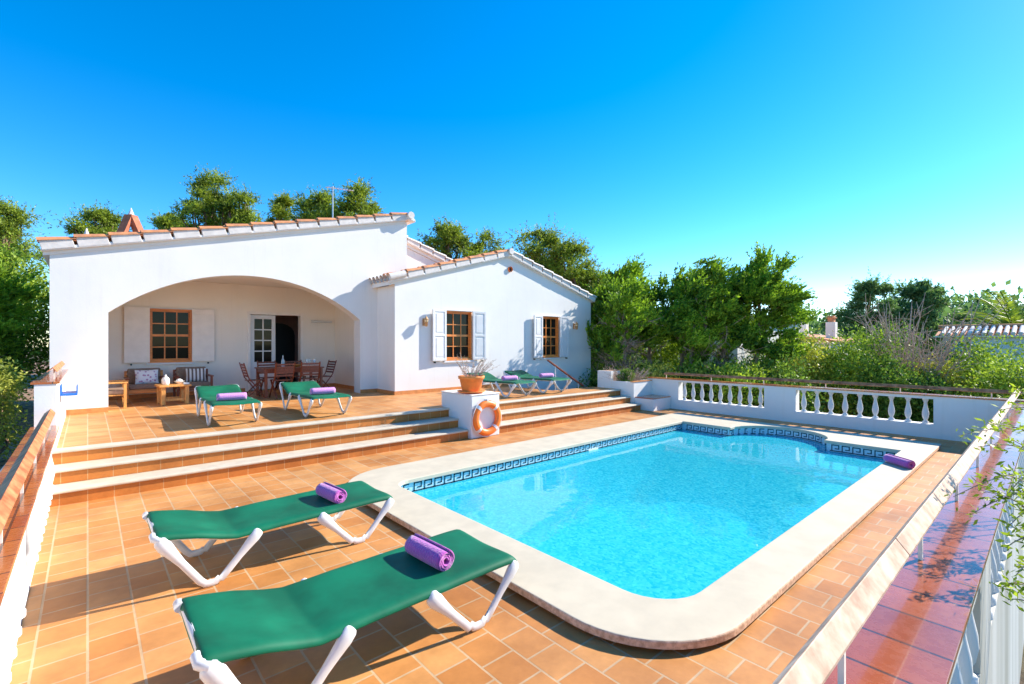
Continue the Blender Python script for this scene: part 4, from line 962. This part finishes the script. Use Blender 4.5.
def shr(px, d, ztop, w, seed, label, mat, n=9000, leaf=.08, lobn=16, dy=None, **k):
    c_, s_ = .6626, .749; kk = (px-512)/480; x, y = (c_+s_*kk)*d, (s_-c_*kk)*d
    return bush((x, y, GZ), (w, w, ztop-GZ), seed, label, mat=mat, n=n, leaf=leaf*1.25, lobn=int(lobn*1.5), group='shrubs beyond the far parapet', **k)
shr(612, 15.5, .95, 2.4, 61, 'low dark shrub behind the planter at the right end of the wing', 'shrubd')
shr(648, 14.5, 1.35, 2.0, 62, 'light green shrub just behind the dry bush in the planter', 'shrub2', leaf=.07)
shr(690, 14.6, 1.15, 2.4, 63, 'mid green shrub behind the left group of balusters', 'shrubd')
shr(730, 14.6, 1.3, 2.4, 64, 'dark green shrub below the twisted conifer trunks', 'shrub')
shr(772, 15.0, 1.55, 2.6, 65, 'green shrub below the tallest conifer', 'shrubd', n=11000)
shr(808, 16.5, 2.15, 2.8, 66, 'yellow green shrub right of the tallest conifer', 'shrub2', n=12000)
shr(850, 16.0, 1.95, 3.0, 67, 'rounded bright green shrub below the two small chimneys', 'shrub', n=13000)
shr(893, 15.0, 1.35, 2.4, 68, 'dark green shrub under the bare brush, behind the balusters', 'shrubd', n=11000)
shr(935, 15.5, 1.25, 2.2, 69, 'dry yellowish shrub right under the bare brush', 'shrub2', n=9000)
shr(985, 15.0, 1.95, 3.0, 70, 'round green shrub in front of the neighbouring white roof', 'shrub', n=14000)
shr(1035, 12.5, 1.35, 2.8, 71, 'round green shrub at the far right edge beyond the parapet', 'shrub', n=12000, leaf=.07)
shr(955, 22, 2.1, 3.2, 72, 'dark shrub left of the neighbouring roof', 'shrubd', n=9000)
shr(880, 24, 2.6, 4.5, 73, 'grey green shrub below the right pine pair', 'shrubd', n=11000, leaf=.11)
shr(785, 22, 2.3, 3.5, 74, 'dark shrub between tallest conifer and chimneys', 'shrubd', n=9000, leaf=.1)
shr(665, 19, 2.2, 3.5, 75, 'shadowy shrub far behind the bare pale trunk', 'shrub', n=9000, leaf=.1)
shr(600, 20, 2.6, 3.5, 76, 'tall shrub far behind the wing corner', 'shrubd', n=9000, leaf=.1)
# dry brush
bb = empty('bare_brush', (20.2, 3.35, GZ), 0, 'bare brownish leafless brush rising above the right shrubs', 'bush')
rg = np.random.default_rng(81); mb = MB(); tw = []
for i in range(90):
    a_ = rg.uniform(0, 6.283); l = rg.uniform(2.2, 5.1); sp_ = rg.uniform(.05, .55); p1 = np.array([math.cos(a_)*l*sp_, math.sin(a_)*l*sp_, l*.93]); pts = branchy(mb, (rg.normal(0, .1), rg.normal(0, .1), 0), p1, .026, .008, rg, 6, .02)
    for k in range(7):
        q = pts[rg.integers(2, 6)]; e_ = q+unit(rg.normal(0, 1, 3)+np.array([0, 0, .8]))*rg.uniform(.3, .9); branchy(mb, q, e_, .011, .005, rg, 2, .03); tw.append((q, unit(e_-q), .7))
mb.build('branches', M['twig'], bb, recalc=False); sprays('dry_leaves', tw, 5, .05, M['dry'], bb, 82)
# planter bush
pb = empty('dry_bush', (10.85, 7.62, .6), 0, 'dry mauve lavender bush growing in the white planter', 'bush')
sprigs(pb, 190, .28, .58, 1.0, M['lav'], M['twig'], .035, 16, (0, 0, .1), 0, 91, .3)
gb = bush((10.62, 7.5, .55), (.55, .5, .42), 93, 'small dark green shrub at the left end of the white planter', mat='shrubd', n=3500, leaf=.04, lobn=10)
# distant
pine((46.4, 9.9, GZ), 8.0, 5.6, 101, 'left one of the two dark pines on the right horizon', 'pines on the right horizon', mat='pinef', n=15000, leaf=.26, crown0=.45, lobn=26)
pine((49.7, 6.6, GZ), 8.2, 5.8, 102, 'right one of the two dark pines on the right horizon', 'pines on the right horizon', mat='pinef', n=15000, leaf=.26, crown0=.4, lobn=26)
rg = np.random.default_rng(5); lob = []
for i in range(120):
    a_ = rg.uniform(-.30, 1.35); d = rg.uniform(62, 90); lob.append((d*math.cos(a_), d*math.sin(a_), rg.uniform(-1, 3.4)+ (1.2 if a_ < .12 else 0), rg.uniform(3, 5), rg.uniform(3, 5), rg.uniform(1.6, 3)))
fw = foliage('distant_woodland', lob, 60000, .7, M['pinef'], None, 6, .3, .6); fw['kind'] = 'stuff'; fw['label'] = 'distant low green woodland along the horizon'; fw['category'] = 'woodland'
hb = empty('tree_clump', (72, 5.2, GZ), 0, 'blue green rounded tree clump on the horizon left of the palm', 'tree')
lob = [(rg.normal(0, 3.5), rg.normal(0, 4.5), 4.8+rg.normal(0, .9), 2.6, 2.9, 1.9) for i in range(20)]
foliage('crown', lob, 14000, .4, M['pinef'], hb, 9, .3, .5)
mb = MB()
for i in range(6): branchy(mb, (rg.normal(0, 3), rg.normal(0, 3), 0), (rg.normal(0, 3), rg.normal(0, 3), 5), .25, .1, rg)
mb.build('trunk', M['bark'], hb, recalc=False)
# palm
pm = empty('palm_tree', (34.5, 1.35, GZ), 0, 'palm with drooping yellow green fronds at the right edge behind the white roof', 'palm')
mb = MB(); mb.tube([(0, 0, 0), (0, 0, 3.6)], [.3, .24], 10); mb.build('trunk', M['bark'], pm)
rg = np.random.default_rng(77); tw = []; mb = MB()
for i in range(46):
    a_ = rg.uniform(0, 6.283); el = rg.uniform(-.35, 1.2); l = rg.uniform(2.2, 3.0); prev = np.array([0, 0, 3.6]); d = np.array([math.cos(a_)*math.cos(el), math.sin(a_)*math.cos(el), math.sin(el)]); pts = [prev]
    for k in range(9):
        d = unit(d+np.array([0, 0, -.11])); nx = prev+d*l/9; side = unit(np.cross(d, [0, 0, 1.])); 
        for q in range(5):
            b_ = prev+(nx-prev)*q/5
            for s in (-1, 1): tw.append((b_, unit(side*s+d*.8+np.array([0, 0, -.15])), .55*(1-.5*k/9)))
        pts.append(nx); prev = nx
    mb.tube(pts, .025, 4, cap=False)
mb.build('frond_stems', M['palm'], pm, recalc=False)
P_ = np.array([t[0] for t in tw]); D = np.array([t[1] for t in tw]); Ln = np.array([t[2] for t in tw]); W_ = unit(np.cross(D, rg.normal(0, 1, D.shape)))
leafmesh('fronds', quads(P_, D, W_, Ln, Ln*0+.03), M['palm'], pm)
# near olive branches on the right
ob = empty('olive_shrub', (3.0, -.45, GZ), 0, 'leafy green branches reaching in over the parapet at the right foreground', 'shrub')
def pxw(px, py, d):
    k = (px-512)/480; return np.array([(.6626+.749*k)*d-3.0, (.749-.6626*k)*d+.45, 1.7-(py-342)*d/480-GZ])
rg = np.random.default_rng(31); mb = MB(); P_, D_, W_, L_ = [], [], [], []
sprg = [((1045, 470), (953, 497), 2.3), ((1045, 455), (978, 447), 2.5), ((1050, 430), (958, 436), 2.8), ((1040, 520), (985, 492), 2.2), ((1045, 500), (1000, 475), 2.1), ((1050, 540), (1005, 548), 1.9),
        ((1050, 600), (998, 585), 1.8), ((1045, 620), (1008, 600), 1.75), ((1045, 510), (1010, 525), 2.0), ((1055, 480), (1012, 440), 2.4), ((1050, 415), (1000, 410), 2.9), ((1050, 560), (1016, 575), 1.8), ((1040, 440), (990, 425), 2.7),
        ((1045, 490), (970, 515), 2.25), ((1040, 470), (1003, 500), 2.3), ((1050, 400), (1010, 395), 3.0)]
for (a_, b_, d) in sprg:
    root = np.array([rg.normal(0, .08), rg.normal(0, .05), .2]); p0 = pxw(*a_, d*1.0); p1 = pxw(*b_, d)
    pts0 = [root, root*.4+p0*.6+np.array([0, 0, -.15]), p0]
    ctrl = [p0+(p1-p0)*t+np.array([0, 0, .03*math.sin(3.1*t)]) for t in np.linspace(0, 1, 6)]
    mb.tube([pts0[0], pts0[1]] + ctrl, [.012, .008]+[.004*(1-.6*t) for t in np.linspace(0, 1, 6)], 5, cap=False)
    dirn = unit(p1-p0)
    for k in range(60):
        t = rg.uniform(0, 1.03); q = p0+(p1-p0)*t+np.array([0, 0, .03*math.sin(3.1*t)])+rg.normal(0, .018, 3); P_.append(q); D_.append(unit(dirn*.7+rg.normal(0, .65, 3)+np.array([0, 0, .2]))); W_.append(unit(rg.normal(0, 1, 3))); L_.append(rg.uniform(.025, .045))
mb.build('branches', M['paleb'], ob, recalc=False); L_ = np.array(L_)
leafmesh('leaves', quads(np.array(P_), np.array(D_), np.array(W_), L_, L_*.2), M['olive'], ob)

# ------------------------------------------------------------------ neighbouring houses
nh = empty('neighbour_house', (0, 0, 0), 0, 'white neighbouring house with red and white tiled roof edge at the right', 'house')
mb = MB(); mb.box(31, -6, GZ, 40, 3.6, 1.93); mb.build('wall', M['white'], nh)
mb = MB(); mb.prism([(-6.4, 1.931), (3.9, 1.931), (3.9, 2.0), (-6.4, 2.0)], 30.7, 40.3, 'X'); mb.build('eave', M['white'], nh)
mb = MB(); n = 43
for i in range(n):
    y = -6.3+i*.235
    mb.tube([(30.6, y, 2.07), (32.2, y, 2.42)], .085, 6, cap=True)
mb.build('roof_tile', M['limetile'], nh)
mb = MB(); mb.prism([(30.75, 2.002), (32.3, 2.36), (36.4, 2.002)], -6.35, 3.85, 'Y'); mb.tube([(32.25, -6.4, 2.46), (32.25, 3.9, 2.46)], .09, 8); mb.build('roof', M['rooftile'], nh)
nh2 = empty('neighbour_house', (0, 0, 0), 0, 'distant house behind the shrubs with two square whitewashed chimneys', 'house')
mb = MB(); mb.box(33, 8.8, GZ, 40, 14.5, 1.7); mb.build('wall', M['cream'], nh2)
mb = MB(); mb.prism([(8.5, 1.7), (14.8, 1.7), (14.8, 1.8), (11.7, 2.3), (8.5, 1.8)], 32.7, 40.3, 'X'); mb.build('roof', M['rooftile'], nh2)
for x, y in ((33.5, 10.45), (35.2, 9.35)):
    mb = MB(); mb.box(x-.26, y-.26, 1.7, x+.26, y+.26, 2.95); c_ = mb.build('chimney', M['cream'], nh2, bevel=.02)
    mb = MB(); mb.box(x-.17, y-.17, 2.952, x+.17, y+.17, 3.35); mb.box(x-.24, y-.24, 3.2, x+.24, y+.24, 3.25); mb.build('chimney_pot', M['rooftile'], c_)
nh3 = empty('neighbour_house', (0, 0, 0), 0, 'pale house glimpsed through the bare conifer trunks', 'house')
mb = MB(); mb.box(22, 9.5, GZ, 30, 17, 2.9); mb.build('wall', M['cream'], nh3)
mb = MB(); mb.prism([(9.2, 2.9), (17.3, 2.9), (17.3, 3.0), (13.2, 3.5), (9.2, 3.0)], 21.7, 30.3, 'X'); mb.build('roof', M['limetile'], nh3)
antenna(24.0, 15.2, 3.6, 1.9, 1.2, R(-40), 'television antenna poking above the conifers right of the wing')
# ------------------------------------------------------------------ ground
mb = MB(); nx, ny = 30, 60; vs = []
for i in range(nx+1):
    for j in range(ny+1):
        x = -.47-(i/nx)**1.6*60; y = -6+j/ny*70; vs.append((x, y, GL-.02-(.9 if y < 1 else 0)*0+.05*noise.noise(Vector((x*1.5, y*1.5, 0)))))
mb.smooth = True; mb.add(vs, [(i*(ny+1)+j, i*(ny+1)+j+1, (i+1)*(ny+1)+j+1, (i+1)*(ny+1)+j) for i in range(nx) for j in range(ny)]); struct(mb.build('garden_terrain', M['mulch']))
mb = MB(); mb.add([(-400, -400, GZ), (400, -400, GZ), (400, 400, GZ), (-400, 400, GZ)], [(0, 1, 2, 3)]); struct(mb.build('ground', M['soil'], recalc=False))

# ------------------------------------------------------------------ light, sky, camera
SUN = Vector((1, -.30, .65)).normalized()
el = math.asin(SUN.z); az = math.atan2(SUN.x, SUN.y)
w = bpy.data.worlds.new('World'); scene.world = w; w.use_nodes = True; nt = w.node_tree
sky = N(nt, 'ShaderNodeTexSky'); sky.sky_type = 'NISHITA'; sky.sun_disc = False; sky.sun_elevation = el; sky.sun_rotation = az
sky.air_density = .9; sky.dust_density = .08; sky.ozone_density = 3.6; sky.altitude = 0
hsv = N(nt, 'ShaderNodeHueSaturation'); hsv.inputs['Saturation'].default_value = 1.40; hsv.inputs['Hue'].default_value = .499
L(nt, sky.outputs[0], hsv.inputs['Color'])
bg = nt.nodes['Background']; L(nt, hsv.outputs[0], bg.inputs[0]); bg.inputs[1].default_value = .132
sun = bpy.data.lights.new('sun', 'SUN'); sun.energy = 4.35; sun.angle = R(.5); sun.color = (1, .93, .82)
so = bpy.data.objects.new('sun', sun); col.objects.link(so); so.rotation_euler = SUN.to_track_quat('Z', 'Y').to_euler(); so.location = (20, -6, 13)
cam = bpy.data.cameras.new('camera'); co = bpy.data.objects.new('camera', cam); col.objects.link(co); scene.camera = co
co.location = (0, 0, 1.7); co.rotation_euler = (R(90), 0, math.atan2(543, 480)-R(90)); cam.sensor_width = 36; cam.lens = 480/1024*36; cam.clip_end = 2000; cam.clip_start = .02
scene.view_settings.view_transform = 'Standard'; scene.view_settings.look = 'None'; scene.view_settings.exposure = 1.17; scene.view_settings.gamma = 1
scene.cycles.max_bounces = 12; scene.cycles.diffuse_bounces = 8; scene.cycles.transparent_max_bounces = 12; scene.cycles.use_denoising = True
scene.cycles.use_adaptive_sampling = True
